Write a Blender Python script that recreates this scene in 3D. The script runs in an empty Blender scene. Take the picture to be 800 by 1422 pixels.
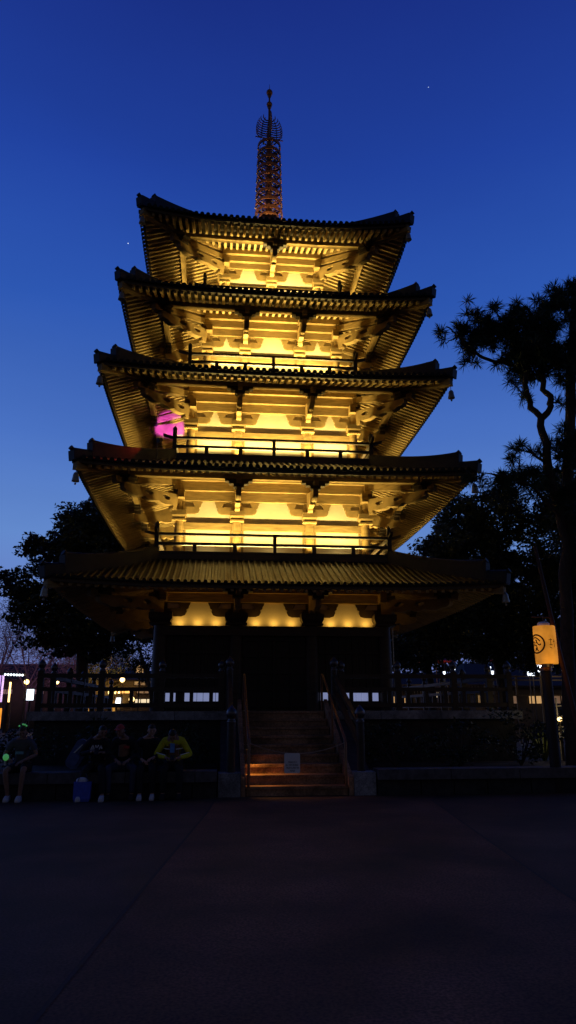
import bpy, bmesh, math, random
from math import sin, cos, pi, radians, sqrt
from mathutils import Vector, Matrix

sc = bpy.context.scene
COL = sc.collection
random.seed(7)
V3 = Vector

# ------------------------------------------------------------------ tagging
def tag(o, label=None, cat=None, group=None, kind=None):
    if label: o['label'] = label
    if cat: o['category'] = cat
    if group: o['group'] = group
    if kind: o['kind'] = kind
    return o

def empty(name, loc=(0, 0, 0), parent=None):
    o = bpy.data.objects.new(name, None)
    o.empty_display_size = .3
    COL.objects.link(o)
    o.location = loc
    if parent: o.parent = parent
    return o

def inst(o, parent=None, M=None, label=None):
    """copy of one object (mesh data shared)"""
    c = o.copy()
    COL.objects.link(c)
    if parent is not None: c.parent = parent
    if M is not None: c.matrix_local = M
    if label: c['label'] = label
    return c

# ------------------------------------------------------------------ mesh builder
class MB:
    def __init__(s):
        s.v = []; s.f = []; s.sm = []
    def add(s, vs, fs, smooth=False):
        b = len(s.v)
        s.v += [tuple(x) for x in vs]
        s.f += [tuple(i + b for i in f) for f in fs]
        s.sm += [smooth] * len(fs)
    def box(s, c, d, M=None):
        x, y, z = [k / 2 for k in d]
        vs = [V3((i * x, j * y, k * z)) for i in (-1, 1) for j in (-1, 1) for k in (-1, 1)]
        if M is not None: vs = [M @ q for q in vs]
        c = V3(c)
        s.add([q + c for q in vs], [(0, 1, 3, 2), (4, 6, 7, 5), (0, 4, 5, 1), (2, 3, 7, 6), (0, 2, 6, 4), (1, 5, 7, 3)])
    def bar(s, p0, p1, w, h, up=(0, 0, 1), w1=None, h1=None):
        p0 = V3(p0); p1 = V3(p1); d = (p1 - p0).normalized(); up = V3(up)
        r = d.cross(up)
        if r.length < 1e-5: r = d.cross(V3((1, 0, 0)))
        r.normalize(); u = r.cross(d)
        w1 = w if w1 is None else w1; h1 = h if h1 is None else h1
        vs = []
        for p, a, b in ((p0, w, h), (p1, w1, h1)):
            for i, j in ((-1, -1), (1, -1), (1, 1), (-1, 1)):
                vs.append(p + r * (i * a / 2) + u * (j * b / 2))
        s.add(vs, [(0, 1, 2, 3), (7, 6, 5, 4), (0, 4, 5, 1), (1, 5, 6, 2), (2, 6, 7, 3), (3, 7, 4, 0)])
    def sweep(s, pts, w, zb, zt):
        """rectangular section along a path: width w (horizontal), from z+zb to z+zt"""
        n = len(pts); pts = [V3(p) for p in pts]
        vs = []
        for i, p in enumerate(pts):
            d = pts[min(i + 1, n - 1)] - pts[max(i - 1, 0)]
            r = V3((d.y, -d.x, 0)).normalized()
            a = zb[i] if isinstance(zb, (list, tuple)) else zb
            b = zt[i] if isinstance(zt, (list, tuple)) else zt
            ww = w[i] if isinstance(w, (list, tuple)) else w
            for sx, zz in ((-1, a), (1, a), (1, b), (-1, b)):
                vs.append(p + r * (sx * ww / 2) + V3((0, 0, zz)))
        fs = [(0, 1, 2, 3), tuple(4 * (n - 1) + k for k in (3, 2, 1, 0))]
        for i in range(n - 1):
            for k in range(4):
                a = 4 * i + k; b = 4 * i + (k + 1) % 4
                fs.append((a, a + 4, b + 4, b))
        s.add(vs, fs)
    def tube(s, pts, rad, n=8, smooth=True, cap=True):
        pts = [V3(p) for p in pts]; m = len(pts)
        if not isinstance(rad, (list, tuple)): rad = [rad] * m
        vs = []; prev = None
        for i, p in enumerate(pts):
            d = (pts[min(i + 1, m - 1)] - pts[max(i - 1, 0)]).normalized()
            ref = prev if prev is not None else (V3((1, 0, 0)) if abs(d.z) > .8 else V3((0, 0, 1)))
            r = d.cross(ref)
            if r.length < 1e-4: r = d.cross(V3((0, 1, .3)))
            r.normalize(); u = r.cross(d); prev = u
            for k in range(n):
                a = 2 * pi * k / n
                vs.append(p + r * (cos(a) * rad[i]) + u * (sin(a) * rad[i]))
        fs = []
        for i in range(m - 1):
            for k in range(n):
                fs.append((i * n + k, i * n + (k + 1) % n, (i + 1) * n + (k + 1) % n, (i + 1) * n + k))
        s.add(vs, fs, smooth)
        if cap:
            s.add([vs[k] for k in range(n)], [tuple(reversed(range(n)))])
            s.add([vs[(m - 1) * n + k] for k in range(n)], [tuple(range(n))])
    def lathe(s, prof, c=(0, 0, 0), n=16, smooth=True):
        c = V3(c); vs = []
        for r, z in prof:
            for k in range(n):
                a = 2 * pi * k / n
                vs.append(c + V3((r * cos(a), r * sin(a), z)))
        fs = []
        for i in range(len(prof) - 1):
            for k in range(n):
                fs.append((i * n + k, i * n + (k + 1) % n, (i + 1) * n + (k + 1) % n, (i + 1) * n + k))
        s.add(vs, fs, smooth)
        for row, rev in ((0, True), (len(prof) - 1, False)):
            if prof[row][0] > 1e-4:
                q = [vs[row * n + k] for k in range(n)]
                s.add(q, [tuple(reversed(range(n))) if rev else tuple(range(n))])
    def ball(s, c, r, nu=12, nv=8, M=None):
        c = V3(c)
        if not isinstance(r, (list, tuple)): r = (r, r, r)
        vs = []
        for i in range(nv + 1):
            t = pi * i / nv
            for k in range(nu):
                a = 2 * pi * k / nu
                q = V3((r[0] * sin(t) * cos(a), r[1] * sin(t) * sin(a), r[2] * cos(t)))
                if M is not None: q = M @ q
                vs.append(c + q)
        fs = []
        for i in range(nv):
            for k in range(nu):
                fs.append((i * nu + k, (i + 1) * nu + k, (i + 1) * nu + (k + 1) % nu, i * nu + (k + 1) % nu))
        s.add(vs, fs, True)
    def build(s, name, mat, parent=None, smooth=None):
        me = bpy.data.meshes.new(name)
        me.from_pydata(s.v, [], s.f)
        sm = s.sm if smooth is None else [smooth] * len(s.f)
        me.polygons.foreach_set('use_smooth', sm)
        me.materials.append(mat)
        me.validate(); me.update()
        o = bpy.data.objects.new(name, me)
        COL.objects.link(o)
        if parent: o.parent = parent
        return o

def plate_mesh(name, outer, holes, t, mat):
    """solid plate of thickness t from a 2D outline with holes; lies in local XY, centred on z=0"""
    cu = bpy.data.curves.new(name, 'CURVE'); cu.dimensions = '2D'; cu.fill_mode = 'BOTH'; cu.extrude = t / 2
    for poly in [outer] + holes:
        sp = cu.splines.new('POLY'); sp.points.add(len(poly) - 1)
        for p, q in zip(sp.points, poly): p.co = (q[0], q[1], 0, 1)
        sp.use_cyclic_u = True
    ob = bpy.data.objects.new(name, cu); COL.objects.link(ob)
    dg = bpy.context.evaluated_depsgraph_get(); dg.update()
    me = bpy.data.meshes.new_from_object(ob.evaluated_get(dg))
    bpy.data.objects.remove(ob); bpy.data.curves.remove(cu)
    me.name = name; me.materials.clear(); me.materials.append(mat)
    return me

def meshobj(name, me, parent=None, M=None):
    o = bpy.data.objects.new(name, me); COL.objects.link(o)
    if parent: o.parent = parent
    if M is not None: o.matrix_local = M
    return o

# ------------------------------------------------------------------ materials
def mat(name, col, rough=.7, var=.25, scale=4, stretch=(1, 1, 1), bump=.15, metal=0, emit=None, estr=0, spec=.4, dist=.01, detail=6, col2=None):
    m = bpy.data.materials.new(name); m.use_nodes = True
    nt = m.node_tree; N = nt.nodes; L = nt.links
    b = N['Principled BSDF']
    b.inputs['Roughness'].default_value = rough
    b.inputs['Metallic'].default_value = metal
    b.inputs['Specular IOR Level'].default_value = spec
    tc = N.new('ShaderNodeTexCoord'); mp = N.new('ShaderNodeMapping')
    mp.inputs['Scale'].default_value = stretch
    L.new(tc.outputs['Object'], mp.inputs['Vector'])
    nz = N.new('ShaderNodeTexNoise'); nz.inputs['Scale'].default_value = scale; nz.inputs['Detail'].default_value = detail
    L.new(mp.outputs['Vector'], nz.inputs['Vector'])
    rp = N.new('ShaderNodeValToRGB')
    c2 = col2 if col2 else [min(1, c * (1 + var)) for c in col]
    c1 = [c * (1 - var) for c in col]
    rp.color_ramp.elements[0].position = .3; rp.color_ramp.elements[0].color = (*c1, 1)
    rp.color_ramp.elements[1].position = .7; rp.color_ramp.elements[1].color = (*c2, 1)
    L.new(nz.outputs['Fac'], rp.inputs['Fac'])
    L.new(rp.outputs['Color'], b.inputs['Base Color'])
    rr = N.new('ShaderNodeMapRange'); rr.inputs['To Min'].default_value = max(0.05, rough - .12); rr.inputs['To Max'].default_value = min(1, rough + .12)
    L.new(nz.outputs['Fac'], rr.inputs['Value']); L.new(rr.outputs['Result'], b.inputs['Roughness'])
    if bump:
        bp = N.new('ShaderNodeBump'); bp.inputs['Strength'].default_value = bump; bp.inputs['Distance'].default_value = dist
        nz2 = N.new('ShaderNodeTexNoise'); nz2.inputs['Scale'].default_value = scale * 5; nz2.inputs['Detail'].default_value = 4
        L.new(mp.outputs['Vector'], nz2.inputs['Vector'])
        L.new(nz2.outputs['Fac'], bp.inputs['Height']); L.new(bp.outputs['Normal'], b.inputs['Normal'])
    if emit:
        b.inputs['Emission Color'].default_value = (*emit, 1); b.inputs['Emission Strength'].default_value = estr
        m.cycles.emission_sampling = 'NONE'
    return m

WARM = (1, .725, .205)
M = {}
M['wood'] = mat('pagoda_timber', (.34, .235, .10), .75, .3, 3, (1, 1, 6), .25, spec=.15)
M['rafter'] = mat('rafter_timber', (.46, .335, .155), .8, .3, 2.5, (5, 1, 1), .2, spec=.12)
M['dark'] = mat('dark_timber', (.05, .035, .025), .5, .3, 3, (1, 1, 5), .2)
M['rail'] = mat('rail_timber', (.035, .024, .018), .5, .3, 3, (4, 1, 1), .2)
M['door'] = mat('door_board', (.022, .016, .013), .6, .3, 2, (8, 1, 1), .2)
M['plaster'] = mat('plaster', (.74, .68, .54), .85, .07, 3, (1, 1, 1), .25, dist=.008)
M['tile'] = mat('roof_tile', (.011, .009, .008), .42, .4, 5, (1, 1, 1), .25, spec=.22)
M['ridge'] = mat('ridge_tile', (.016, .014, .014), .6, .4, 6, (1, 1, 1), .3, spec=.3)
M['soffit'] = mat('soffit_boarding', (.035, .023, .013), .75, .3, 3, (1, 6, 1), .2)  # near black: shade of the gaps between rafters put into the colour
M['board'] = mat('eave_board', (.10, .07, .045), .6, .25, 3, (6, 1, 1), .2)
M['copper'] = mat('spire_bronze', (.27, .12, .065), .5, .35, 8, (1, 1, 1), .2, metal=.2)
M['bell'] = mat('bell_bronze', (.42, .38, .30), .45, .25, 12, (1, 1, 1), .15, metal=.5)
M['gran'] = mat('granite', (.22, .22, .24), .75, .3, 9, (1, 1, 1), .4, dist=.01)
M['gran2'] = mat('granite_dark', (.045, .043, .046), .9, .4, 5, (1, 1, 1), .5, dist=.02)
M['step'] = mat('stair_timber', (.30, .17, .10), .55, .35, 2.2, (1, 6, 1), .3)
M['metal'] = mat('brown_metal', (.24, .12, .065), .35, .2, 6, metal=.6, bump=.05)
M['brass'] = mat('dark_bronze', (.12, .11, .12), .3, .25, 8, metal=.7, bump=.05)
M['capst'] = mat('cap_granite_shaded', (.11, .105, .115), .85, .4, 7, (1, 1, 1), .4, dist=.01)  # darker granite copy: shadow on the planter caps put into the colour
M['soil'] = mat('soil', (.035, .025, .02), .95, .4, 6, bump=.6, dist=.03)
M['plaza'] = mat('plaza_concrete', (.046, .028, .020), .88, .6, .9, bump=.35, dist=.006, detail=10)
M['plazared'] = mat('plaza_red_paving', (.074, .034, .020), .88, .6, .8, bump=.45, dist=.008, detail=12)
def grain(m, lo, hi, scale, stain):
    # exposed aggregate and broad worn stains on top of the base colour
    nt = m.node_tree; N = nt.nodes; L = nt.links; b = N['Principled BSDF']
    src = b.inputs['Base Color'].links[0].from_socket
    tc = N.new('ShaderNodeTexCoord')
    n1 = N.new('ShaderNodeTexNoise'); n1.inputs['Scale'].default_value = scale; n1.inputs['Detail'].default_value = 3
    n2 = N.new('ShaderNodeTexNoise'); n2.inputs['Scale'].default_value = stain; n2.inputs['Detail'].default_value = 7; n2.inputs['Distortion'].default_value = .6
    last = src
    for n_, l_, h_ in ((n1, lo, hi), (n2, .55, 1.5)):
        L.new(tc.outputs['Object'], n_.inputs['Vector'])
        mr = N.new('ShaderNodeMapRange'); mr.inputs['From Min'].default_value = .36; mr.inputs['From Max'].default_value = .64; mr.inputs['To Min'].default_value = l_; mr.inputs['To Max'].default_value = h_
        L.new(n_.outputs['Fac'], mr.inputs['Value'])
        mx = N.new('ShaderNodeMix'); mx.data_type = 'RGBA'; mx.blend_type = 'MULTIPLY'; mx.inputs['Factor'].default_value = 1
        L.new(last, mx.inputs[6]); L.new(mr.outputs['Result'], mx.inputs[7]); last = mx.outputs[2]
    L.new(last, b.inputs['Base Color'])
grain(M['plaza'], .6, 1.4, 48, .3); grain(M['plazared'], .55, 1.5, 46, .35); grain(M['gran'], .7, 1.3, 60, 1.2); grain(M['step'], .7, 1.3, 25, 1.5)
M['joint'] = mat('joint_filler', (.02, .018, .02), .9, .2, 5)
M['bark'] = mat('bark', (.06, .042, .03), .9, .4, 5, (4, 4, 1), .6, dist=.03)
M['barklit'] = mat('lit_bark', (.22, .16, .09), .85, .35, 5, (4, 4, 1), .5, dist=.02)  # brighter bark copy: lamplight on trunks and fences put into the colour
M['leaf'] = mat('broad_leaf', (.04, .052, .02), .6, .45, 1.2, bump=0)
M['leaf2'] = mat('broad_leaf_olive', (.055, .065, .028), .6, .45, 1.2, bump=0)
M['needle'] = mat('pine_needle', (.03, .055, .022), .6, .4, 1.5, bump=0)
M['shrub'] = mat('shrub_leaf', (.03, .045, .018), .6, .45, 1.5, bump=0)
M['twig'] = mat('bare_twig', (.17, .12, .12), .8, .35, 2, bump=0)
M['paper'] = mat('sign_board', (.88, .88, .90), .6, .04, 5, bump=.05)
M['ink'] = mat('sign_ink', (.04, .04, .07), .7, .1, 5, bump=0)
M['rope'] = mat('rope', (.42, .30, .22), .9, .2, 20, bump=.3)
M['roofbg'] = mat('far_roof', (.03, .018, .016), .8, .3, 2, bump=.1)
M['wallbg'] = mat('far_wall', (.12, .09, .065), .8, .3, 1, bump=.1)
M['redcloth'] = mat('red_canvas', (.40, .03, .02), .8, .2, 3, bump=.1)

def emis(name, col, st, base=(.8, .8, .8)):
    return mat(name, base, .6, .05, 4, bump=0, emit=col, estr=st)
M['e_white'] = emis('lamp_white', (.78, .88, 1), 3)
M['e_warm'] = emis('lamp_warm', (1, .62, .2), 3.5)
M['e_amber'] = emis('lamp_amber', (1, .42, .08), 1.5)
M['e_purple'] = emis('lamp_purple', (.62, .36, 1), 1.0)
M['e_window'] = emis('lit_window', (1, .55, .18), .5)
M['e_windoww'] = emis('lit_window_pale', (1, .8, .5), .9)
M['e_dim'] = emis('lit_window_dim', (1, .5, .2), .12)
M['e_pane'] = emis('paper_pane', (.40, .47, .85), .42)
M['e_green'] = emis('green_glow', (.12, .8, .14), .2)
M['e_flood'] = emis('flood_lens', (1, .75, .3), 6)
M['e_star'] = emis('star_light', (.8, .88, 1), 1.2)
# ------------------------------------------------------------------ the pagoda
HALF = [5.97, 5.58, 5.20, 4.85, 4.42]            # half width of each eave
TIPZ = [5.12, 8.35, 11.46, 14.45, 17.50]         # top of the corner tips
ZMID = [4.86, 8.13, 11.25, 14.13, 17.05]         # top of the tile line at mid eave
RISE = [.13, .14, .14, .20, .29]
WALL = [3.25, 2.88, 2.63, 2.20, 1.68]            # column plane
COLS = [[1.10, 3.25], [1.12, 2.88], [1.12, 2.63], [.93, 2.20], [0, 1.68]]
FLOOR = [1.58, 5.98, 9.17, 12.28, 15.10]
BALC = [None, 3.47, 3.10, 2.75, 2.36]
ZS = [4.62, 7.80, 10.90, 13.90, 16.93]           # underside of the beam stack
SLOPE = .35
INSET = 1.25

pagoda = tag(empty('pagoda'), 'tall five-storey pagoda with tiled roofs, its gilded eaves lit from below', 'pagoda')
ROT = [Matrix.Rotation(k * pi / 2, 4, 'Z') for k in range(4)]

def rz(k, a, x):                                  # rise of the eave line towards the corners
    return RISE[k] * abs(x / a) ** 3.2

def zraf(k, x, y):                                # underside of the rafters (y = distance from the axis)
    a = HALF[k]; w = WALL[k]
    f = max(0, 1 - (a - y) / (a - w))
    return ZMID[k] - .36 + SLOPE * (a - y) + rz(k, a, x) * f

def make_roof(k):
    a = HALF[k]; w = WALL[k]; zm = ZMID[k]
    wi = (BALC[k + 1] - .02) if k < 4 else .42
    ztop = (FLOOR[k + 1] - .14) if k < 4 else zm + 2.3
    def surf(x, s):
        h = a + (wi - a) * s
        z0 = zm - .14
        p = s + (.10 if k < 4 else .16) * (s * s - s) * 1.4      # slightly concave
        z = z0 + (ztop - z0) * p
        return h, z + rz(k, h, min(abs(x), h)) * (1 - s) ** 1.6
    # ---- tile surface with rolls
    mb = MB(); NX = 26; NS = 7
    n = int(round(2 * a / (.17 if k == 0 else .187))); pitch = 2 * a / n
    side = MB()
    g = []
    for j in range(NS + 1):
        s = j / NS
        for i in range(NX + 1):
            u = -1 + 2 * i / NX
            h, z = surf(u * (a + (wi - a) * s), s)
            g.append(V3((u * h, -h, z)))
    side.add(g, [(j * (NX + 1) + i, j * (NX + 1) + i + 1, (j + 1) * (NX + 1) + i + 1, (j + 1) * (NX + 1) + i) for j in range(NS) for i in range(NX)], True)
    for i in range(n):
        x = -a + (i + .5) * pitch
        smax = min(1, (a - abs(x)) / (a - wi) - .01)
        if smax < .03: continue
        R = .046 if k == 0 else .062; ns = max(2, int(6 * smax) + 1); ring = []
        nseg = 6
        for j in range(ns + 1):
            s = smax * j / ns
            h, z = surf(x, s)
            if j == 0: h += .05
            for q in range(nseg + 1):
                t = pi * q / nseg
                ring.append(V3((x + R * cos(t), -h, z + .01 + R * sin(t))))
        m1 = nseg + 1
        side.add(ring, [(j * m1 + q, j * m1 + q + 1, (j + 1) * m1 + q + 1, (j + 1) * m1 + q) for j in range(ns) for q in range(nseg)], True)
        h, z = surf(x, 0)
        side.tube([(x, -h - .05, z + .02), (x, -h - .085, z + .02)], R * 1.08, 10, False)
        # flat lower tile lip between the rolls
        side.box((x + pitch / 2, -h - .03, z - .012), (pitch - 2 * R + .005, .09, .03))
    for q in range(4):
        mb.add([ROT[q] @ V3(v) for v in side.v], side.f)
        mb.sm[-len(side.f):] = side.sm
    roof = mb.build('roof', M['tile'], pagoda)
    # ---- eave board under the tiles
    bm_ = MB(); 
    for (yy, z0, z1, th) in ((a - .02, -.255, -.15, .10),):
        pts = []
        vs = []
        for i in range(NX + 1):
            x = (-1 + 2 * i / NX) * yy
            r = rz(k, a, x)
            xi = x * (yy - th) / yy
            vs += [V3((x, -yy, zm + z0 + r)), V3((x, -yy, zm + z1 + r)), V3((xi, -yy + th, zm + z1 + r)), V3((xi, -yy + th, zm + z0 + r))]
        fs = [(4 * i + q, 4 * i + (q + 1) % 4, 4 * i + 4 + (q + 1) % 4, 4 * i + 4 + q) for i in range(NX) for q in range(4)]
        bm_.add(vs, fs)
    eb = bm_.build('eave_board', M['board'], roof)
    for q in (1, 2, 3): inst(eb, roof, ROT[q])
    # ---- sloping boarding above the rafters
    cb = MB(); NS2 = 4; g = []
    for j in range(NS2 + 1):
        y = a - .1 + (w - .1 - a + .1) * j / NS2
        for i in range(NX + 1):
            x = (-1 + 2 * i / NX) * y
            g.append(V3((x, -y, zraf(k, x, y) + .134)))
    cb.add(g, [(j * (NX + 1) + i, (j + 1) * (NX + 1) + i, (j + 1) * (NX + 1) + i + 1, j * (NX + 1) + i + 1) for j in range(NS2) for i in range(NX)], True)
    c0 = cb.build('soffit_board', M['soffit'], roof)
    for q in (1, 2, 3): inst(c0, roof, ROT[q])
    # ---- rafters, one row a side
    rb = MB(); nr = int(round(2 * (a - .2) / .212)); 
    for i in range(nr + 1):
        x = -(a - .2) + 2 * (a - .2) * i / nr
        y0 = a - .10; y1 = max(abs(x) + .07, w - .04)
        if y0 - y1 < .1: continue
        z0 = zraf(k, x, y0); z1 = zraf(k, x, y1)
        rb.bar((x, -y0, z0 + .065), (x, -y1, z1 + .065), .080, .13)
    r0 = rb.build('rafter_row', M['rafter'], roof)
    for q in (1, 2, 3): inst(r0, roof, ROT[q])
    # ---- purlin carried by the brackets
    pb = MB(); yp = a - INSET; Lp = yp + .3; pts = []
    for i in range(15):
        x = -Lp + 2 * Lp * i / 14
        pts.append((x, -yp, zraf(k, min(abs(x), yp), yp)))
    pb.sweep(pts, .17, -.155, -.004)
    p0 = pb.build('purlin', M['wood'], roof)
    for q in (1, 2, 3):
        inst(p0, roof, Matrix.Translation((0, 0, -.006 * (q % 2))) @ ROT[q])
    # ---- hip rafter and hip ridge
    hb = MB(); pts = []
    for j in range(7):
        h = w - .1 + (a - .04 - w + .1) * j / 6
        pts.append((h, -h, zraf(k, h, h)))
    hb.sweep(pts, .19, -.10, .115)
    h0 = hb.build('hip_rafter', M['wood'], roof)
    for q in (1, 2, 3): inst(h0, roof, ROT[q])
    rg = MB(); pts = []; zt = []; NJ = 12
    for j in range(NJ + 1):
        s = 1 - j / NJ * 1.0
        h, z = surf(1e9, s)
        pts.append((h + .03 * (j == NJ), -h - .03 * (j == NJ), z)); 
        zt.append(.20 + (TIPZ[k] - (zm - .14 + RISE[k]) - .20) * (j / NJ) ** 6)
    rg.sweep(pts, .24, -.06, zt)
    ups = []; zu = []; zl = []
    for j in range(NJ + 1):
        t = j / NJ
        h = wi + (a - .40 - wi) * t
        s = (h - a) / (wi - a)
        _, z = surf(1e9, s)
        ups.append((h, -h, z)); zl.append(.10)
        zu.append(.34 + .16 * t ** 3)
    rg.sweep(ups, .17, zl, zu)
    # round ridge cap with tip tiles
    e = V3(ups[-1]) + V3((0, 0, zu[-1])); d = V3((1, -1, .75)).normalized()
    rg.tube([V3(p) + V3((0, 0, q)) for p, q in zip(ups, zu)], .075, 8)
    rg.tube([e - d * .12, e + d * .10], [.07, .085], 8)
    rg.bar(e + V3((.02, -.02, -.46)), e + V3((.05, -.05, -.02)), .26, .07, up=(1, -1, 0))
    t2 = V3(pts[-1]) + V3((0, 0, zt[-1]))
    rg.tube([t2 - d * .10, t2 + d * .10], [.06, .07], 8)
    rg.tube([V3(p) + V3((0, 0, q)) for p, q in zip(pts, zt)][6:], .065, 8)
    rg.bar(t2 + V3((-.01, .01, -.30)), t2 + V3((.02, -.02, -.03)), .26, .06, up=(1, -1, 0))
    g0 = rg.build('hip_ridge', M['ridge'], roof)
    for q in (1, 2, 3): inst(g0, roof, ROT[q])
    return roof

roofs = [make_roof(k) for k in range(5)]

# ---- bracket profiles
def arm_profile(D, z0, z1, zu0):
    """cloud bracket seen from its side: x = distance from the wall, y = height"""
    low = [(0, z0), (.20, z0), (.30, z0 + .02), (.36, z0 + .08), (.34, z0 + .14)]
    n = 3; xs = .36; zs = z0 + .14
    ex, ez = D - .12, z1 - .26
    pts = list(low)
    for i in range(n):
        t0 = i / n; t1 = (i + 1) / n
        ax = xs + (ex - xs) * t0; bx = xs + (ex - xs) * t1
        az = zs + (ez - zs) * t0; bz = zs + (ez - zs) * t1
        for f, dz in ((.25, -.02), (.6, -.035), (.9, -.015)):
            pts.append((ax + (bx - ax) * f, az + (bz - az) * f + dz))
        pts.append((bx, bz + .02))
    pts += [(D + .06, z1 - .22), (D + .14, z1 - .16), (D + .14, z1), (D * .55, (z1 + zu0) / 2 - .04), (0, zu0)]
    return pts

def ell(cx, cz, rx, rz_, n=10, rot=.5):
    c, s = cos(rot), sin(rot)
    return [(cx + c * rx * cos(2 * pi * i / n) - s * rz_ * sin(2 * pi * i / n), cz + s * rx * cos(2 * pi * i / n) + c * rz_ * sin(2 * pi * i / n)) for i in range(n)]

def out_frame(px, py, ang):
    """plate XY (distance, height) -> world, going outward at angle ang (0 = +x) from the point (px,py)"""
    d = V3((cos(ang), sin(ang), 0)); up = V3((0, 0, 1)); n = d.cross(up)
    m = Matrix.Identity(4)
    for i in range(3):
        m[i][0] = d[i]; m[i][1] = up[i]; m[i][2] = n[i]
    m[0][3] = px; m[1][3] = py; m[2][3] = 0
    return m

def wall_frame(px, y, flip=1):
    """plate XY -> front wall plane (x along the wall)"""
    m = Matrix.Identity(4)
    m[0][0] = flip; m[1][1] = 0; m[2][1] = 1; m[1][2] = -1 * flip; m[2][2] = 0
    m[0][3] = px; m[1][3] = y
    return m

def make_storey(k):
    w = WALL[k]; a = HALF[k]; zs = ZS[k]; fl = FLOOR[k]
    D = a - INSET - w
    zp = zraf(k, 0, a - INSET) - .155
    zt = zraf(k, 0, w)
    # plaster core
    mb = MB(); hp = w - .07
    mb.box((0, 0, (fl + zt + .25) / 2), (2 * hp, 2 * hp, zt + .25 - fl))
    wall = mb.build('storey_wall', M['plaster'], pagoda)
    wall['label'] = ['ground-floor walls, dark below and lit at the top', 'plaster wall of the second storey', 'plaster wall of the third storey', 'plaster wall of the fourth storey', 'plaster wall of the top storey'][k]
    # columns
    rc = .20 if k == 0 else (.135 if k < 3 else .12)
    ctop = zs - .60
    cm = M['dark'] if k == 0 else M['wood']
    c0 = None; xs = sorted(set([-x for x in COLS[k]] + COLS[k]))
    inner = [x for x in xs if abs(x) < w - .01]
    spots = [(x, -w) for x in inner] + [(-w, -w)]
    for q in range(4):
        for (x, y) in spots:
            p = ROT[q] @ V3((x, y, 0))
            if c0 is None:
                mb = MB(); mb.lathe([(rc * 1.03, fl), (rc * 1.04, fl + (ctop - fl) * .4), (rc * .95, ctop)], n=18)
                c0 = mb.build('column', cm, wall); c0.location = p
                mb = MB()
                b1 = rc * 1.35; b2 = rc * 1.65
                vs = []
                for hw, z in ((b1, ctop), (b2, ctop + .11), (b2, ctop + .27)):
                    vs += [(-hw, -hw, z), (hw, -hw, z), (hw, hw, z), (-hw, hw, z)]
                fs = [(3, 2, 1, 0), (8, 9, 10, 11)]
                for r in (0, 4):
                    for i in range(4): fs.append((r + i, r + (i + 1) % 4, r + 4 + (i + 1) % 4, r + 4 + i))
                mb.add(vs, fs)
                mb.box((0, 0, ctop - .03), (b1 * 2.3, b1 * 2.3, .055))
                k0 = mb.build('capital', cm, wall); k0.location = p
            else:
                inst(c0, wall, Matrix.Translation(p)); inst(k0, wall, Matrix.Translation(p))
    # tie beam below the capitals, three bracket beams above
    bt = MB(); L = w + (.34 if k else .42)
    yb = -(w - .02)
    def beam(z0, z1, name, m, L_, depth, y):
        b = MB(); b.bar((-L_, y, (z0 + z1) / 2), (L_, y, (z0 + z1) / 2), depth, z1 - z0)
        o = b.build(name, m, wall)
        for q in (1, 2, 3): inst(o, wall, Matrix.Translation((0, 0, .004 * (q % 2))) @ ROT[q])
        return o
    if k == 0:
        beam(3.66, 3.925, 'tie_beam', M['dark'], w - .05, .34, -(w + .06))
    else:
        beam(zs - .90, zs - .68, 'tie_beam', M['wood'], w - .03, .17, -(w - .088))
    H = zt - zs - .04
    for i in range(3):
        z0 = zs + .01 + i * H / 3
        beam(z0, z0 + H / 3 - .004, 'bracket_beam', M['wood'], w + .10 + .14 * (2 - i), .20, -(w - .05 + .115 * i))
    # frieze arms on the wall plane
    reach = [.78, .66, .66, .60, .60][k]
    r = reach
    outer = [(0, zs - .40), (r * .72, zs - .40), (r * .86, zs - .36), (r * .92, zs - .27), (r * .90, zs - .20), (r * .97, zs - .17),
             (r * .99, zs - .10), (r * 1.03, zs - .06), (r * 1.05, zs), (0, zs)]
    hole = [(.16, zs - .17), (r * .70, zs - .17), (r * .60, zs - .04), (r * .56, zs - .015), (.16, zs - .015)]
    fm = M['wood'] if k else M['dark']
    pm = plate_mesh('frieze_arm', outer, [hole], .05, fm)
    for q in range(4):
        for x in xs:
            for fl_ in (1, -1):
                if (fl_ > 0 and x > w - .01) or (fl_ < 0 and x < -w + .01): continue
                o = meshobj('frieze_arm', pm, wall, ROT[q] @ wall_frame(x, -(w - .045 + (.004 if fl_ > 0 else 0)), fl_))
    # bracket arms, tail rafters and bearing blocks
    pr = arm_profile(D, zs - .36, zp - .24, zs + .34)
    am = plate_mesh('bracket_arm', pr, [], .15, M['wood'])
    D2 = D * sqrt(2)
    pr2 = arm_profile(D2, zs - .38, zp - .20, zs + .16)
    zc = lambda x: (zs + .02) + ((zp - .36) - zs) * (x / D2)
    cm2 = plate_mesh('corner_bracket', pr2, [ell(D2 * .30, zc(D2 * .30) - .03, .15, .075, rot=.1), ell(D2 * .62, zc(D2 * .62) + .0, .16, .07, rot=.0)], .20, M['wood'])
    tb = MB()
    for (L_, h, zz) in ((.80, .075, .0375), (.56, .075, .1125), (.30, .10, .20)):
        tb.box((0, 0, zp - zz), (L_, .20, h))
    t0 = tb.build('bearing_block', M['dark'] if k else M['dark'], wall)  # dark colour stands in for shade on the blocks, corner ones too
    tr = MB(); tr.bar((0, .05, zt - .20), (0, -D - .32, zp - .02 - .10), .14, .17)
    tail = tr.build('tail_rafter', M['wood'], wall)
    ct = MB(); ct.bar((0, .05, zt - .32), (0, -D2 - .42, zp - .02 - .16), .20, .20)
    ctail = ct.build('tail_rafter', M['wood'], wall)
    ck = MB()
    for (L_, h, zz) in ((.62, .08, .04), (.42, .10, .13)): ck.box((0, 0, zp - zz - .01), (L_, .24, h)); ck.box((0, 0, zp - zz - .016), (.24, L_, h))
    ckb = ck.build('bearing_block', M['dark'], wall)
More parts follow.
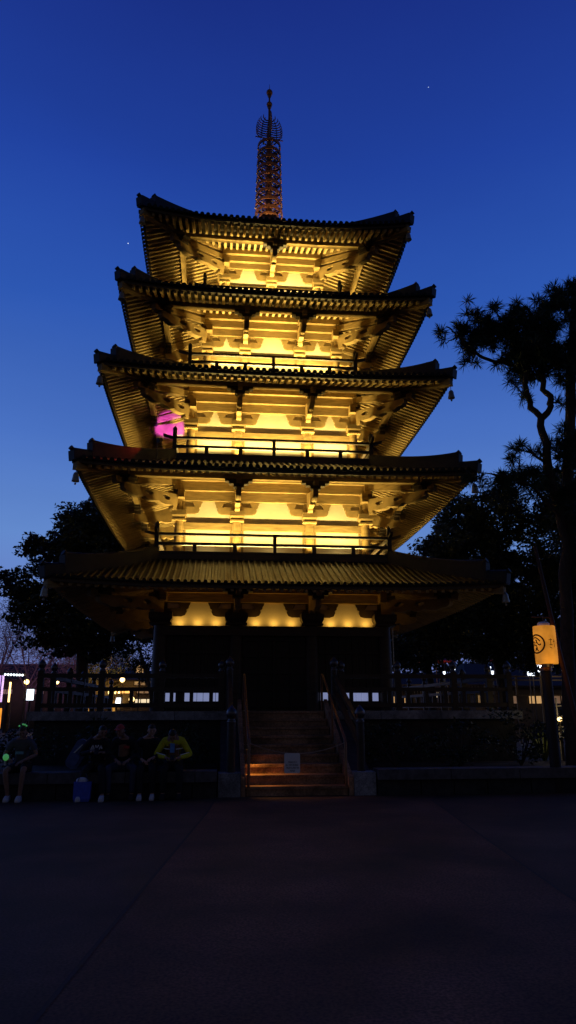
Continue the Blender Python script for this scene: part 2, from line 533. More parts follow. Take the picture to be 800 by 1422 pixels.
    first = True; firstc = True
    for q in range(4):
        for x in inner:
            meshobj('bracket_arm', am, wall, ROT[q] @ out_frame(x, -w + .02, -pi / 2))
            mt = ROT[q] @ Matrix.Translation((x, -w, 0))
            mb_ = ROT[q] @ Matrix.Translation((x, -w - D, 0))
            if first: tail.matrix_local = mt; t0.matrix_local = mb_; first = False
            else: inst(tail, wall, mt); inst(t0, wall, mb_)
        meshobj('corner_bracket', cm2, wall, ROT[q] @ out_frame(-w, -w, -3 * pi / 4))
        mt = ROT[q] @ Matrix.Translation((-w, -w, 0)) @ Matrix.Rotation(-pi / 4, 4, 'Z')
        mc = ROT[q] @ Matrix.Translation((-w - D, -w - D, 0)) @ Matrix.Rotation(-pi / 4, 4, 'Z')
        if firstc: ctail.matrix_local = mt; ckb.matrix_local = mc; firstc = False
        else: inst(ctail, wall, mt); inst(ckb, wall, mc)
    if k == 0: return wall
    # slim door posts beside the columns
    dp = MB(); dp.box((0, -(w - .06), (fl + zs - .9) / 2), (.05, .08, zs - .9 - fl))
    d0 = dp.build('door_post', M['wood'], wall)
    n0 = True
    for q in range(4):
        for x in xs:
            for s_ in (1, -1):
                xx = x + s_ * (rc + .05)
                if abs(xx) > w - .1: continue
                mm = ROT[q] @ Matrix.Translation((xx, 0, 0))
                if n0: d0.matrix_local = mm; n0 = False
                else: inst(d0, wall, mm)
    # balcony
    B = BALC[k]
    mb = MB(); mb.box((0, 0, fl - .07), (2 * B + .16, 2 * B + .16, .14)); mb.box((0, 0, fl - .19), (2 * B + .02, 2 * B + .02, .10))
    bal = mb.build('balcony', M['dark'], pagoda)
    bal['label'] = 'narrow balcony of the %s storey' % ['', 'second', 'third', 'fourth', 'top'][k]
    def rail(name, z, over, wd, hh, curl):
        b = MB(); L_ = B + over
        pts = [(-L_, -B, z + curl)] + [(-L_ + .12, -B, z + curl * .55), (-L_ + .3, -B, z + curl * .12)] if curl else [(-L_, -B, z)]
        pts = pts + [(-x, y, zz) for x, y, zz in reversed(pts)]
        b.sweep(pts, wd, -hh / 2, hh / 2)
        o = b.build(name, M['rail'], bal)
        for q in (1, 2, 3): inst(o, bal, Matrix.Translation((0, 0, .01 * (q % 2))) @ ROT[q])
    rail('bottom_rail', fl + .055, .0, .10, .10, 0)
    rail('middle_rail', fl + .33, .0, .08, .085, 0)
    rail('top_rail', fl + .61, .36, .085, .075, .09)
    pb = MB(); pb.bar((0, -B, fl), (0, -B, fl + .60), .10, .10, up=(0, 1, 0)); tall = pb.build('post', M['rail'], bal)
    pb = MB(); pb.bar((0, -B, fl + .02), (0, -B, fl + .33), .12, .09, up=(0, 1, 0)); short = pb.build('post', M['rail'], bal)
    PH = .86 if k < 4 else 1.02
    pb = MB(); pb.bar((-B, -B, fl), (-B, -B, fl + PH), .12, .12, up=(0, 1, 0)); pb.lathe([(.05, 0), (.075, .04), (.05, .10), (0, .16)], (-B, -B, fl + PH), 10)
    corner = pb.build('post', M['rail'], bal)
    f1 = True
    for q in range(4):
        if q: inst(tall, bal, ROT[q]); inst(corner, bal, ROT[q])
        for x in (-.68, -.34, .34, .68):
            mm = ROT[q] @ Matrix.Translation((x * B, 0, 0))
            if f1: short.matrix_local = mm; f1 = False
            else: inst(short, bal, mm)
    return wall

storeys = [make_storey(k) for k in range(5)]

# ---- ground floor: doors, panels, low window strip
g = storeys[0]; w = WALL[0]; fl = FLOOR[0]
def ground_bay(x0, x1, q, kind):
    mb = MB(); y = -(w + .0)
    n = 9 if kind == 'wall' else 4
    for i in range(n):
        xa = x0 + (x1 - x0) * i / n; xb = x0 + (x1 - x0) * (i + 1) / n
        mb.box(((xa + xb) / 2, y - .012 * (i % 2), (1.60 + 3.67) / 2), (xb - xa - .012, .10, 3.67 - 1.60))
    if kind == 'door':
        for i in range(5):
            mb.box(((x0 + x1) / 2, y - .08, 1.72 + i * .46), (x1 - x0 - .02, .05, .09))
        mb.box(((x0 + x1) / 2, y - .10, 2.62), (.07, .07, 2.0))
    else:
        mb.box(((x0 + x1) / 2, y - .08, 2.16), (x1 - x0 - .02, .06, .10)); mb.box(((x0 + x1) / 2, y - .08, 1.78), (x1 - x0 - .02, .06, .10)); mb.box(((x0 + x1) / 2, y - .08, 3.2), (x1 - x0 - .02, .06, .10))
    o = mb.build('door' if kind == 'door' else 'wall_panel', M['door'], g)
    o.matrix_local = ROT[q]
for q in range(4):
    ground_bay(-3.06, -1.29, q, 'wall'); ground_bay(-.91, .91, q, 'door'); ground_bay(1.29, 3.06, q, 'wall')
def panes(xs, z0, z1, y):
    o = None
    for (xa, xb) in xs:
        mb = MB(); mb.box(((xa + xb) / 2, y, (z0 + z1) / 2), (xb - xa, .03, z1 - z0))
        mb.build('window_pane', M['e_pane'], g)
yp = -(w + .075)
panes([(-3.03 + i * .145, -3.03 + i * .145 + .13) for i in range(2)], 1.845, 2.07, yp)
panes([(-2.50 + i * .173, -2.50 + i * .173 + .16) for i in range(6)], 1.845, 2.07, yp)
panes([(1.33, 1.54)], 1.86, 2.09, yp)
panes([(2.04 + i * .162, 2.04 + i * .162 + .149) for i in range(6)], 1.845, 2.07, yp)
mb = MB()
for (xa, xb) in ((-3.06, -2.72), (-2.53, -1.42), (2.0, 3.04), (1.30, 1.57)):
    for z in (1.82, 2.095): mb.box(((xa + xb) / 2, yp - .012, z), (xb - xa, .05, .03))
mb.build('window_frame', M['door'], g)
mb = MB(); mb.tube([(3.42, -3.62, 1.6), (3.42, -3.62, 3.9)], .018, 8)
mb.build('conduit', M['bell'], g)

# ---- spire
sp = MB()
ZA = ZMID[4] + 2.3
sp.lathe([(.15, ZA), (.13, 24.0), (.085, 24.3), (.055, 25.0), (.045, 26.1), (.03, 26.6), (.012, 27.0), (.006, 27.25)], n=12)
spire = sp.build('spire', M['copper'], pagoda)
mb = MB(); mb.box((0, 0, ZA + .25), (1.05, 1.05, .62)); mb.box((0, 0, ZA + .60), (1.25, 1.25, .09)); mb.lathe([(.50, ZA + .64), (.48, ZA + .8), (.36, ZA + .95), (.20, ZA + 1.03), (.34, ZA + 1.12), (.42, ZA + 1.2), (.12, ZA + 1.22)], n=20)
mb.build('spire_base', M['copper'], spire)
ring0 = None
for i in range(9):
    z = 20.62 + i * .41; R = .56 - .010 * i
    mb = MB(); prof = []
    n = 28
    vs = []; 
    for (r, zz) in ((R, z), (R, z + .13), (R - .045, z + .13), (R - .045, z)):
        for q in range(n): vs.append((r * cos(2 * pi * q / n), r * sin(2 * pi * q / n), zz))
    fs = []
    for j in range(4):
        for q in range(n): fs.append((j * n + q, j * n + (q + 1) % n, ((j + 1) % 4) * n + (q + 1) % n, ((j + 1) % 4) * n + q))
    mb.add(vs, fs, False)
    for q in range(4):
        t = q * pi / 2 + pi / 4
        mb.bar((.10 * cos(t), .10 * sin(t), z + .065), ((R - .05) * cos(t), (R - .05) * sin(t), z + .065), .03, .05)
    mb.lathe([(.15, z - .0), (.17, z + .06), (.15, z + .13)], n=14)
    r = mb.build('ring', M['copper'], spire)
    for q in range(8):
        t = q * pi / 4 + .2
        c = V3((R * .99 * cos(t), R * .99 * sin(t), z - .17))
        if ring0 is None:
            mb = MB(); mb.lathe([(.036, .02), (.032, .06), (.026, .10), (.010, .12), (.006, .18)], n=8)
            ring0 = mb.build('ring_bell', M['bell'], spire); ring0.location = c
        else: inst(ring0, spire, Matrix.Translation(c))
for q in range(4):
    t = q * pi / 2 + pi / 4
    mb = MB(); mb.tube([(.60 * cos(t), .60 * sin(t), 20.5), (.54 * cos(t), .54 * sin(t), 24.3), (.06 * cos(t), .06 * sin(t), 24.55)], .008, 6)
    mb.build('stay_chain', M['copper'], spire)
# water-flame: four openwork fins of curling tongues
random.seed(3)
for q in range(4):
    mb = MB(); t = q * pi / 2 + .12
    d = V3((cos(t), sin(t), 0))
    P = lambda x, z: d * x + V3((0, 0, z))
    mb.bar(P(.05, 24.42), P(.58, 24.42), .02, .045)
    for i in range(9):
        z0 = 24.42 + i * .115
        out = .56 * sqrt(max(.06, 1 - ((i - 1.6) / 7.2) ** 2))
        k = out - .05
        pts = [P(.05, z0), P(.05 + k * .45, z0 - .01), P(.05 + k * .8, z0 + .06), P(out * .98, z0 + .16), P(out * .97, z0 + .25), P(out * .90, z0 + .31)]
        mb.tube(pts, [.026, .026, .024, .020, .014, .005], 5)
        for t_, hh in ((1, .17), (2, .15)):
            m_ = pts[t_]
            mb.tube([m_, m_ + d * .045 + V3((0, 0, hh * .5)), m_ + d * .01 + V3((0, 0, hh))], [.020, .016, .005], 5)
    mb.build('flame_fin', M['copper'], spire)
for z, r in ((26.18, .125), (26.80, .135)):
    mb = MB(); mb.ball((0, 0, z), (r, r, r * (1.1 if z > 26.5 else .95)), 16, 10); mb.lathe([(.05, z - r - .12), (.09, z - r - .02), (.04, z - r + .05)], n=12)
    mb.build('orb', M['copper'], spire)

# ---- wind bells at the roof corners (they hang, so they stand on their own)
BX = [5.93, 5.50, 5.137, 4.755, 4.347]; BZ = [4.46, 7.62, 10.66, 13.65, 16.70]
NTH = ['lowest', 'second', 'middle', 'fourth', 'top']
def wind_bell(x, y, z, up, label):
    t = tag(empty('wind_bell', (x, y, z)), label, 'wind bell', 'wind bells under the roof corners')
    mb = MB(); mb.lathe([(.105, -.13), (.10, -.10), (.085, -.02), (.075, .06), (.05, .11), (.018, .13)], n=12); mb.build('bell_body', M['bell'], t)
    mb = MB(); mb.tube([(0, 0, .12), (0, 0, up)], .010, 6); mb.build('hanging_rod', M['bell'], t)
    mb = MB(); mb.tube([(0, 0, -.02), (0, 0, -.2)], .008, 6); mb.ball((0, 0, -.2), .03, 8, 6); mb.build('clapper', M['bell'], t)
for k in range(5):
    for s, side in ((-1, 'left'), (1, 'right')):
        up = max(.2, zraf(k, BX[k] - .12, BX[k] - .12) - BZ[k])
        wind_bell(s * BX[k], -BX[k], BZ[k], up, 'bronze wind bell hanging from the front %s corner of the %s roof' % (side, NTH[k]))
wind_bell(-BX[0], BX[0], BZ[0], zraf(0, BX[0] - .12, BX[0] - .12) - BZ[0], 'bronze wind bell at the back left corner of the lowest roof, seen past the tree')

# ------------------------------------------------------------------ pagoda lighting
def area(name, loc, energy, sx, sy, col, rot):
    l = bpy.data.lights.new(name, 'AREA'); l.shape = 'RECTANGLE'; l.size = sx; l.size_y = sy; l.energy = energy; l.color = col
    o = bpy.data.objects.new(name, l); COL.objects.link(o); o.location = loc; o.rotation_euler = rot
    return o
def spot(name, loc, target, energy, ang, col, blend=.5, r=.05):
    l = bpy.data.lights.new(name, 'SPOT'); l.energy = energy; l.color = col; l.spot_size = radians(ang); l.spot_blend = blend; l.shadow_soft_size = r
    o = bpy.data.objects.new(name, l); COL.objects.link(o); o.location = loc
    d = V3(target) - V3(loc); o.rotation_euler = d.to_track_quat('-Z', 'Y').to_euler()
    return o
def point(name, loc, energy, col, r=.08):
    l = bpy.data.lights.new(name, 'POINT'); l.energy = energy; l.color = col; l.shadow_soft_size = r
    o = bpy.data.objects.new(name, l); COL.objects.link(o); o.location = loc
    return o
def floodlight(p, q, label):
    t = tag(empty('floodlight', p), label, 'floodlight', 'floodlights on the balconies'); t.rotation_euler = (0, 0, q * pi / 2)
    mb = MB(); mb.box((0, 0, .03), (.46, .16, .05)); mb.box((-.2, 0, -.02), (.03, .10, .07)); mb.box((.2, 0, -.02), (.03, .10, .07)); mb.build('housing', M['dark'], t)
    mb = MB(); mb.box((0, -.01, .062), (.40, .10, .012)); mb.build('lens', M['e_flood'], t)
def strip_light(name, q, y, z, length, tilt, energy, spread):
    L_ = area(name, ROT[q] @ V3((0, y, z)), energy, length, .06, WARM, (0, 0, 0))
    L_.data.spread = radians(spread)
    L_.rotation_euler = (Matrix.Rotation(q * pi / 2, 3, 'Z') @ Matrix.Rotation(radians(180 + tilt), 3, 'X')).to_euler()
STRIP = [0, 285, 275, 245, 225]      # one warm strip a side on each balcony floor
for k in range(1, 5):
    w = WALL[k]; fl = FLOOR[k]; B = BALC[k]
    xs = sorted(set([-x for x in COLS[k]] + COLS[k]))
    for q in (0, 1, 3):
        strip_light('balcony_strip', q, -(w * .36 + B * .64), fl + .09, 2 * w - .3, 12, STRIP[k] * (1.1 if q == 0 else .52), 132)
    if k in (1, 2):
        for i in range(3):
            xm = (xs[i] + xs[i + 1]) / 2
            floodlight((xm, -w - .20, fl + .03), 0, 'slim dark floodlight on the balcony floor of the %s storey, front %s bay' % (NTH[k] if k < 2 else 'third', ('left', 'middle', 'right')[i]))
w = WALL[0]
for q in (0, 1, 3):
    for bay in (-2.2, 0, 2.2):
        for dx in ((-.52, 0, .52) if q == 0 else (0,)):
            L = area('beam_uplight', ROT[q] @ V3((bay + dx, -w - .10, 3.95)), 1.15 if q == 0 else 1.6, .10 if q == 0 else 1.2, .06, (1, .54, .085), (0, 0, 0))
            L.rotation_euler = (Matrix.Rotation(q * pi / 2, 3, 'Z') @ Matrix.Rotation(radians(180 - 12), 3, 'X')).to_euler()
for q in range(4):
    t = q * pi / 2 + pi / 4
    spot('spire_uplight', (1.5 * cos(t), 1.5 * sin(t), 19.3), (0, 0, 22.0), 300, 50, (1, .58, .18))
# ------------------------------------------------------------------ ground
def sheet(name, pts, z, m):
    mb = MB(); mb.add([(x, y, z) for x, y in pts], [tuple(range(len(pts)))])
    return tag(mb.build(name, m), kind='structure')
sheet('plaza_ground', [(-400, -400), (400, -400), (400, 900), (-400, 900)], 0, M['plaza'])
LJ = [(-1.58, -9.55), (-1.722, -11.5), (-2.387, -17.82), (-3.1, -25), (-3.6, -31)]
RJ = [(2.75, -9.45), (2.36, -10.3), (2.0, -13.2), (1.55, -17.0), (.9, -24), (.4, -31)]
sheet('red_paving', LJ + RJ[::-1], .004, M['plazared'])
def strip(name, pts, w):
    mb = MB()
    for p, q in zip(pts[:-1], pts[1:]):
        d = (V3((*q, 0)) - V3((*p, 0))).normalized(); r = V3((-d.y, d.x, 0)) * w / 2
        mb.add([V3((*p, .008)) - r, V3((*p, .008)) + r, V3((*q, .008)) + r, V3((*q, .008)) - r], [(3, 2, 1, 0)])
    tag(mb.build(name, M['joint']), kind='structure')
strip('paving_joint', LJ, .035); strip('paving_joint', RJ, .03)
strip('paving_joint', [(-1.9, -13.4), (-14, -12.6)], .025)
strip('paving_joint', [(2.0, -13.2), (14, -14.4)], .025)

# ------------------------------------------------------------------ stone platform
plat = tag(empty('stone_platform'), 'square stone platform with a pale granite edge, carrying the pagoda', 'platform')
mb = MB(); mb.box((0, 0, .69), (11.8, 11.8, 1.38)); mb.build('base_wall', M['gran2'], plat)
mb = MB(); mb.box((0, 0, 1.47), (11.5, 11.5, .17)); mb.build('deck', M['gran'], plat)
random.seed(11)
for q in range(4):
    mb = MB(); x = -6.06 + (.36 if q % 2 else 0)
    while x < 6.05 - (.36 if q % 2 else 0):
        L = min(random.uniform(1.5, 2.0), 6.06 - (.36 if q % 2 else 0) - x)
        if L < .05: break
        mb.box((x + L / 2, -5.89, 1.48 + random.uniform(-.003, .003)), (L - .012, .36, .20 + random.uniform(-.004, .004)))
        x += L
    o = mb.build('coping_stone', M['gran'], plat); o.matrix_local = ROT[q]

# ---- balustrades along the platform edge
def finial(mb, c, s=1):
    mb.lathe([(.085 * s, 0), (.10 * s, .03 * s), (.085 * s, .06 * s), (.06 * s, .09 * s), (.10 * s, .13 * s), (.12 * s, .20 * s), (.10 * s, .27 * s), (.045 * s, .33 * s), (.01 * s, .37 * s)], c, 14)
def balustrade(p0, p1, nposts, label):
    t = tag(empty('balustrade', p0), label, 'balustrade', 'timber balustrades round the platform')
    d = V3(p1) - V3(p0)
    for name, z, wd, h in (('top_rail', .84, .12, .10), ('middle_rail', .52, .10, .09), ('bottom_rail', .14, .11, .10)):
        mb = MB(); mb.bar((0, 0, z), d + V3((0, 0, z)), wd, h); mb.build(name, M['dark'], t)
    pp = MB(); pp.box((0, 0, .47), (.14, .14, .94)); fm = MB(); finial(fm, (0, 0, .94), .8)
    p_0 = pp.build('post', M['dark'], t); f0 = fm.build('finial', M['brass'], p_0)
    for i in range(1, nposts):
        p = inst(p_0, t, Matrix.Translation(d * i / (nposts - 1))); inst(f0, p)
    ns = (nposts - 1) * 3
    s0 = None
    for i in range(ns):
        c = d * (i + .5) / ns
        if s0 is None:
            mb = MB(); mb.box((0, 0, .33), (.09, .09, .34)); s0 = mb.build('strut', M['dark'], t); s0.location = c
        else: inst(s0, t, Matrix.Translation(c))
balustrade((-5.84, -5.86, 1.58), (-1.5, -5.86, 1.58), 4, 'dark timber balustrade along the platform front, left of the stairs')
balustrade((1.5, -5.86, 1.58), (5.84, -5.86, 1.58), 4, 'dark timber balustrade along the platform front, right of the stairs')
balustrade((-5.84, -4.5, 1.58), (-5.84, 5.84, 1.58), 6, 'dark timber balustrade running back along the left side of the platform')
balustrade((5.84, -4.5, 1.58), (5.84, 5.84, 1.58), 6, 'dark timber balustrade running back along the right side of the platform')

# ------------------------------------------------------------------ stairs
st = tag(empty('staircase', (0, -9.3, 0)), 'timber stair flight between stone blocks, rising to the dark pagoda door', 'staircase')
NST = 9; RUN = .375; RIS = .1755
def P9(x, y, z): return (x, y + 9.3, z)
for i in range(NST):
    y0 = -9.25 + i * RUN; z = (i + 1) * RIS
    mb = MB()
    mb.box(P9(0, y0 + RUN / 2 + .0, z - .025), (2.0, RUN + .03, .05))
    mb.box(P9(0, y0 + .03, z - .05 - (RIS - .05) / 2 - .001), (1.98, .03, RIS - .054))
    mb.build('step', M['step'], st)
for s in (-1, 1):
    mb = MB()
    y = -9.3; zz = 0
    prof = [(-9.32, .0), (-9.32, .34), (-9.05, .44), (-6.06, 1.86), (-6.06, .0)]
    vs = [P9(s * x, y, z) for x in (1.012, 1.10) for y, z in prof]
    fs = [(0, 1, 2, 3, 4), (9, 8, 7, 6, 5)] + [(i, 5 + i, 5 + (i + 1) % 5, (i + 1) % 5) for i in range(5)]
    mb.add(vs, fs); mb.build('stringer', M['step'], st)
    # stone cheek behind the stringer
    mb = MB()
    prof = [(-9.0, .0), (-9.0, .42), (-6.1, 1.36), (-6.1, 0)]
    vs = [P9(s * x, y, z) for x in (1.112, 1.50) for y, z in prof]
    mb.add(vs, [(0, 1, 2, 3), (7, 6, 5, 4)] + [(i, 4 + i, 4 + (i + 1) % 4, (i + 1) % 4) for i in range(4)])
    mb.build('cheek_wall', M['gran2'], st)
    mb = MB(); mb.box(P9(s * 1.325, -9.11, .215), (.43, .46, .43)); mb.build('stone_block', M['gran'], st)
    # newel posts and sloping rails
    for (y, z0, h) in ((-9.1, .43, .98), (-5.95, 1.582, 1.02)):
        mb = MB(); mb.lathe([(.085, z0), (.085, z0 + h)], P9(s * 1.30, y, 0), 16)
        n = mb.build('newel_post', M['dark'], st)
        fb = MB(); finial(fb, P9(s * 1.30, y, z0 + h - .06), .95); fb.build('finial', M['brass'], n)
    for dz, nm in ((.90, 'top_rail'), (.52, 'middle_rail')):
        mb = MB(); mb.bar(P9(s * 1.30, -9.1, .43 + dz - .05), P9(s * 1.30, -5.95, 1.58 + dz - .05), .10, .09); mb.build(nm, M['dark'], st)
    mb = MB()
    mb.tube([P9(s * .955, -9.3, .18), P9(s * .955, -9.3, .98), P9(s * .955, -9.22, 1.06), P9(s * .955, -6.35, 2.42), P9(s * .955, -6.2, 2.44), P9(s * .955, -6.15, 2.35), P9(s * .955, -6.15, 1.6)], .030, 10)
    mb.tube([P9(s * .955, -7.7, .95), P9(s * .955, -7.7, 1.77)], .026, 8)
    mb.build('handrail', M['metal'], st)
# hidden strip of warm light under the left handrail, washing the lower steps
spot('step_light', (-.93, -8.62, .88), (-.66, -8.70, .40), 24, 105, (1, .45, .08), .9, .05)
mb = MB(); mb.box((-.975, -8.55, .80), (.05, .56, .05)); tag(mb.build('step_lamp', M['metal']), 'slim brown step lamp fixed on the inner side of the left stringer', 'lamp')

# rope across the stairs with its notice
mb = MB(); pts = []
for i in range(21):
    t = i / 20; x = -.94 + 1.88 * t
    pts.append((x, -9.31, .98 - .20 * (1 - (2 * t - 1) ** 2)))
mb.tube(pts, .010, 6); tag(mb.build('rope', M['rope']), 'thin pale rope slung across the bottom of the stairs', 'rope')
nt_ = tag(empty('notice', (-.11, -9.325, .42)), 'small white notice with dark lines of text, hanging from the rope', 'sign')
mb = MB()
def rrect(w, h, r, n=4):
    o = []
    for cx, cy, a0 in ((w / 2 - r, h / 2 - r, 0), (-w / 2 + r, h / 2 - r, 90), (-w / 2 + r, -h / 2 + r, 180), (w / 2 - r, -h / 2 + r, 270)):
        for i in range(n + 1):
            a = radians(a0 + 90 * i / n); o.append((cx + r * cos(a), cy + r * sin(a)))
    return o
pm = plate_mesh('board', rrect(.31, .37, .03), [], .008, M['paper'])
meshobj('board', pm, nt_, Matrix.Translation((0, 0, .185)) @ Matrix.Rotation(pi / 2, 4, 'X'))
random.seed(5)
mb = MB()
for row, (z, spans) in enumerate(((.205, [(-.07, .085)]), (.150, [(-.12, -.085), (-.06, .12)]), (.098, [(-.12, -.03), (-.015, .045), (.06, .125)]), (.045, [(-.07, .06)]))):
    for (a, b) in spans:
        x = a
        while x < b:
            wd = random.uniform(.010, .016)
            for st_ in range(3):
                if random.random() < .8:
                    if st_ == 0: mb.box((x, -.0055, z), (.0035, .002, .032))
                    if st_ == 1: mb.box((x + wd / 2, -.0057, z + random.choice((-.012, 0, .013))), (wd * .9, .002, .005))
                    if st_ == 2: mb.box((x + wd * .8, -.0059, z + random.choice((-.006, 0, .006))), (.0035, .002, .022))
            x += wd + .006
mb.build('text_line', M['ink'], nt_)
mb = MB()
for x in (-.11, .11): mb.tube([(x, .014, .36), (x, .016, .40)], .004, 5)
mb.build('tie', M['rope'], nt_)

# ------------------------------------------------------------------ planter walls (people sit on the left one)
def planter(x0, x1, label):
    t = tag(empty('planter_wall', ((x0 + x1) / 2, -9.2, 0)), label, 'low wall')
    cx = (x0 + x1) / 2
    mb = MB(); x = x0
    while x < x1 - .05:
        L = min(random.uniform(1.1, 1.5), x1 - x); mb.box((x + L / 2 - cx, -.02, .385), (L - .012, .50, .19)); x += L
    mb.build('cap_stone', M['capst'], t)
    mb = MB(); x = x0
    while x < x1 - .05:
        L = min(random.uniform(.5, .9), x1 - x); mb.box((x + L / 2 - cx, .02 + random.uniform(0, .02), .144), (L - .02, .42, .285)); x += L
    mb.build('wall_block', M['gran2'], t)
random.seed(21)
planter(-12.5, -1.56, 'low stone planter wall with a seat-like cap, left of the stairs')
planter(1.56, 12.5, 'low stone planter wall in shadow, right of the stairs')
for x0, x1 in ((-12.4, -1.56), (1.56, 12.4)):
    mb = MB(); mb.box(((x0 + x1) / 2, -7.45, .2), (x1 - x0, 3.08, .36)); tag(mb.build('planting_bed', M['soil']), kind='structure')

# ------------------------------------------------------------------ foliage builders
def leaf_quads(mb, c, rad, n, size, rng, flat=.6):
    for _ in range(n):
        while True:
            p = V3((rng.uniform(-1, 1), rng.uniform(-1, 1), rng.uniform(-1, 1)))
            if p.length < 1: break
        p = V3(c) + V3((p.x * rad[0], p.y * rad[1], p.z * rad[2]))
        a = V3((rng.gauss(0, 1), rng.gauss(0, 1), rng.gauss(0, flat))).normalized()
        b = a.cross(V3((rng.gauss(0, 1), rng.gauss(0, 1), rng.gauss(0, 1)))).normalized()
        s = size * rng.uniform(.6, 1.3)
        mb.add([p - a * s * .5, p + b * s * .22, p + a * s * .5, p - b * s * .22], [(0, 1, 2, 3)])
def crown(blobs, clumps, per, csize, lsize, rng):
    mb = MB(); cents = []
    tot = sum(b[3] * b[4] * b[5] for b in blobs)
    for (x, y, z, rx, ry, rz_) in blobs:
        n = max(3, int(clumps * rx * ry * rz_ / tot))
        for _ in range(n):
            d = V3((rng.gauss(0, 1), rng.gauss(0, 1), rng.gauss(0, 1))).normalized() * (rng.uniform(.25, 1) ** .5)
            c = V3((x + d.x * rx, y + d.y * ry, z + d.z * rz_)); cents.append(c)
            k = csize * rng.uniform(.6, 1.25)
            leaf_quads(mb, c, (k, k, k * .62), int(per * rng.uniform(.6, 1.3)), lsize, rng)
    return mb, cents
def tree(name, loc, trunk_pts, trunk_r, blobs, clumps, per, csize, lsize, seed, label, leafmat, barkmat, group, limbs=14):
    rng = random.Random(seed)
    t = tag(empty(name, loc), label, 'tree', group)
    o = V3(loc)
    mb, cents = crown([(b[0] - o.x, b[1] - o.y, b[2] - o.z, b[3], b[4], b[5]) for b in blobs], clumps, per, csize, lsize, rng)
    mb.build('crown', leafmat, t)
    mt = MB(); tp = [V3(p) - o for p in trunk_pts]
    n = len(tp); mt.tube(tp, [trunk_r * (1 - .6 * i / (n - 1)) for i in range(n)], 10)
    trunk = mt.build('trunk', barkmat, t)
    rng.shuffle(cents)
    for c in cents[:limbs]:
        b = tp[rng.randint(max(1, n // 2), n - 1)]
        m = b.lerp(c, .5) + V3((rng.uniform(-.3, .3), rng.uniform(-.3, .3), rng.uniform(0, .35)))
        lm = MB(); lm.tube([b, b.lerp(m, .55), m, c], [trunk_r * .36, trunk_r * .26, trunk_r * .18, .015], 7); lm.build('limb', barkmat, t)
    return t

# big broadleaf tree behind the left of the pagoda
tree('broadleaf_tree', (-7.6, 9, 0), [(-7.6, 9, 0), (-7.5, 9, 2), (-7.7, 9.1, 4.2), (-7.9, 9, 6.5), (-7.8, 9, 8.5)], .34,
     [(-7.7, 9.2, 8.6, 1.9, 2.2, 1.9), (-8.0, 9, 10.2, 1.2, 1.5, 1.0), (-9.6, 9, 8.6, 1.1, 1.3, .9), (-10.9, 9, 7.1, 1.2, 1.3, .7), (-9.4, 9.3, 6.2, 1.6, 1.6, 1.2),
      (-6.4, 9.5, 8.3, 2.0, 1.6, 1.9), (-7.2, 8.6, 5.6, 2.2, 1.8, 1.3), (-9.6, 8.8, 5.0, 1.1, 1.2, .7), (-5.4, 9, 5.8, 1.6, 1.4, 1.4), (-6.6, 9, 4.3, 1.4, 1.2, .55), (-8.6, 9.2, 4.5, 1.3, 1.1, .5)],
     760, 70, .52, .24, 31, 'big dark broadleaf tree rising behind the left end of the lowest roof', M['leaf'], M['bark'], 'broadleaf trees round the pagoda')
# smaller lit shrub tree seen under the lowest roof, left
tree('broadleaf_tree', (-4.3, 7.6, 0), [(-4.3, 7.6, 0), (-4.2, 7.6, 1.6), (-4.6, 7.6, 3.0), (-5.0, 7.6, 4.2)], .14,
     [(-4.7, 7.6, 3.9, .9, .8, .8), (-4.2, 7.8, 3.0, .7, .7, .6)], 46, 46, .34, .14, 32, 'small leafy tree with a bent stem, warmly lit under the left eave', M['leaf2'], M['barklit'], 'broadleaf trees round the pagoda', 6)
RT = [
 ((8.2, 9, 0), [(8.0, 9, 6.6, 1.2, 1.5, 1.6), (8.6, 9.3, 8.6, 1.0, 1.2, 1.0), (7.4, 9, 4.4, 1.5, 1.4, 1.1), (9.3, 9, 5.6, 1.5, 1.5, 1.6), (9.6, 9.2, 9.4, 1.0, 1.2, 1.1)], .22, 'slim broadleaf tree with gaps of sky, just right of the pagoda roofs'),
 ((12.0, 10, 0), [(11.6, 10, 8.4, 1.8, 1.8, 2.2), (12.6, 10, 11.0, 1.7, 1.6, 1.7), (10.8, 10, 11.0, 1.3, 1.3, 1.1), (11.4, 10, 5.4, 2.0, 1.8, 1.6), (13.4, 10, 7.4, 1.8, 1.8, 2.0), (13.2, 10, 4.7, 1.7, 1.4, 1.3)], .30, 'tall dense broadleaf tree behind the pine stem'),
 ((16.0, 9, 0), [(15.6, 9, 9.4, 2.0, 2.0, 2.6), (16.4, 9, 12.0, 1.8, 1.8, 1.6), (16.2, 9, 5.8, 2.2, 2.0, 2.0), (18.2, 9, 8.0, 2.0, 2.0, 3.0), (15.0, 9, 4.3, 1.6, 1.4, 1.1)], .32, 'dense broadleaf tree at the right edge, behind the pine trunk'),
]
for i, (b, blobs, r, lab) in enumerate(RT):
    top = blobs[0][2]
    tree('broadleaf_tree', b, [b, (b[0] + .15, b[1], 2.2), (b[0] - .1, b[1], 4.4), (b[0], b[1], top)], r, blobs, [560, 1050, 1050][i], 66, .52, .21, 40 + i, lab, M['leaf'] if i else M['leaf2'], M['bark'], 'broadleaf trees round the pagoda', 16)
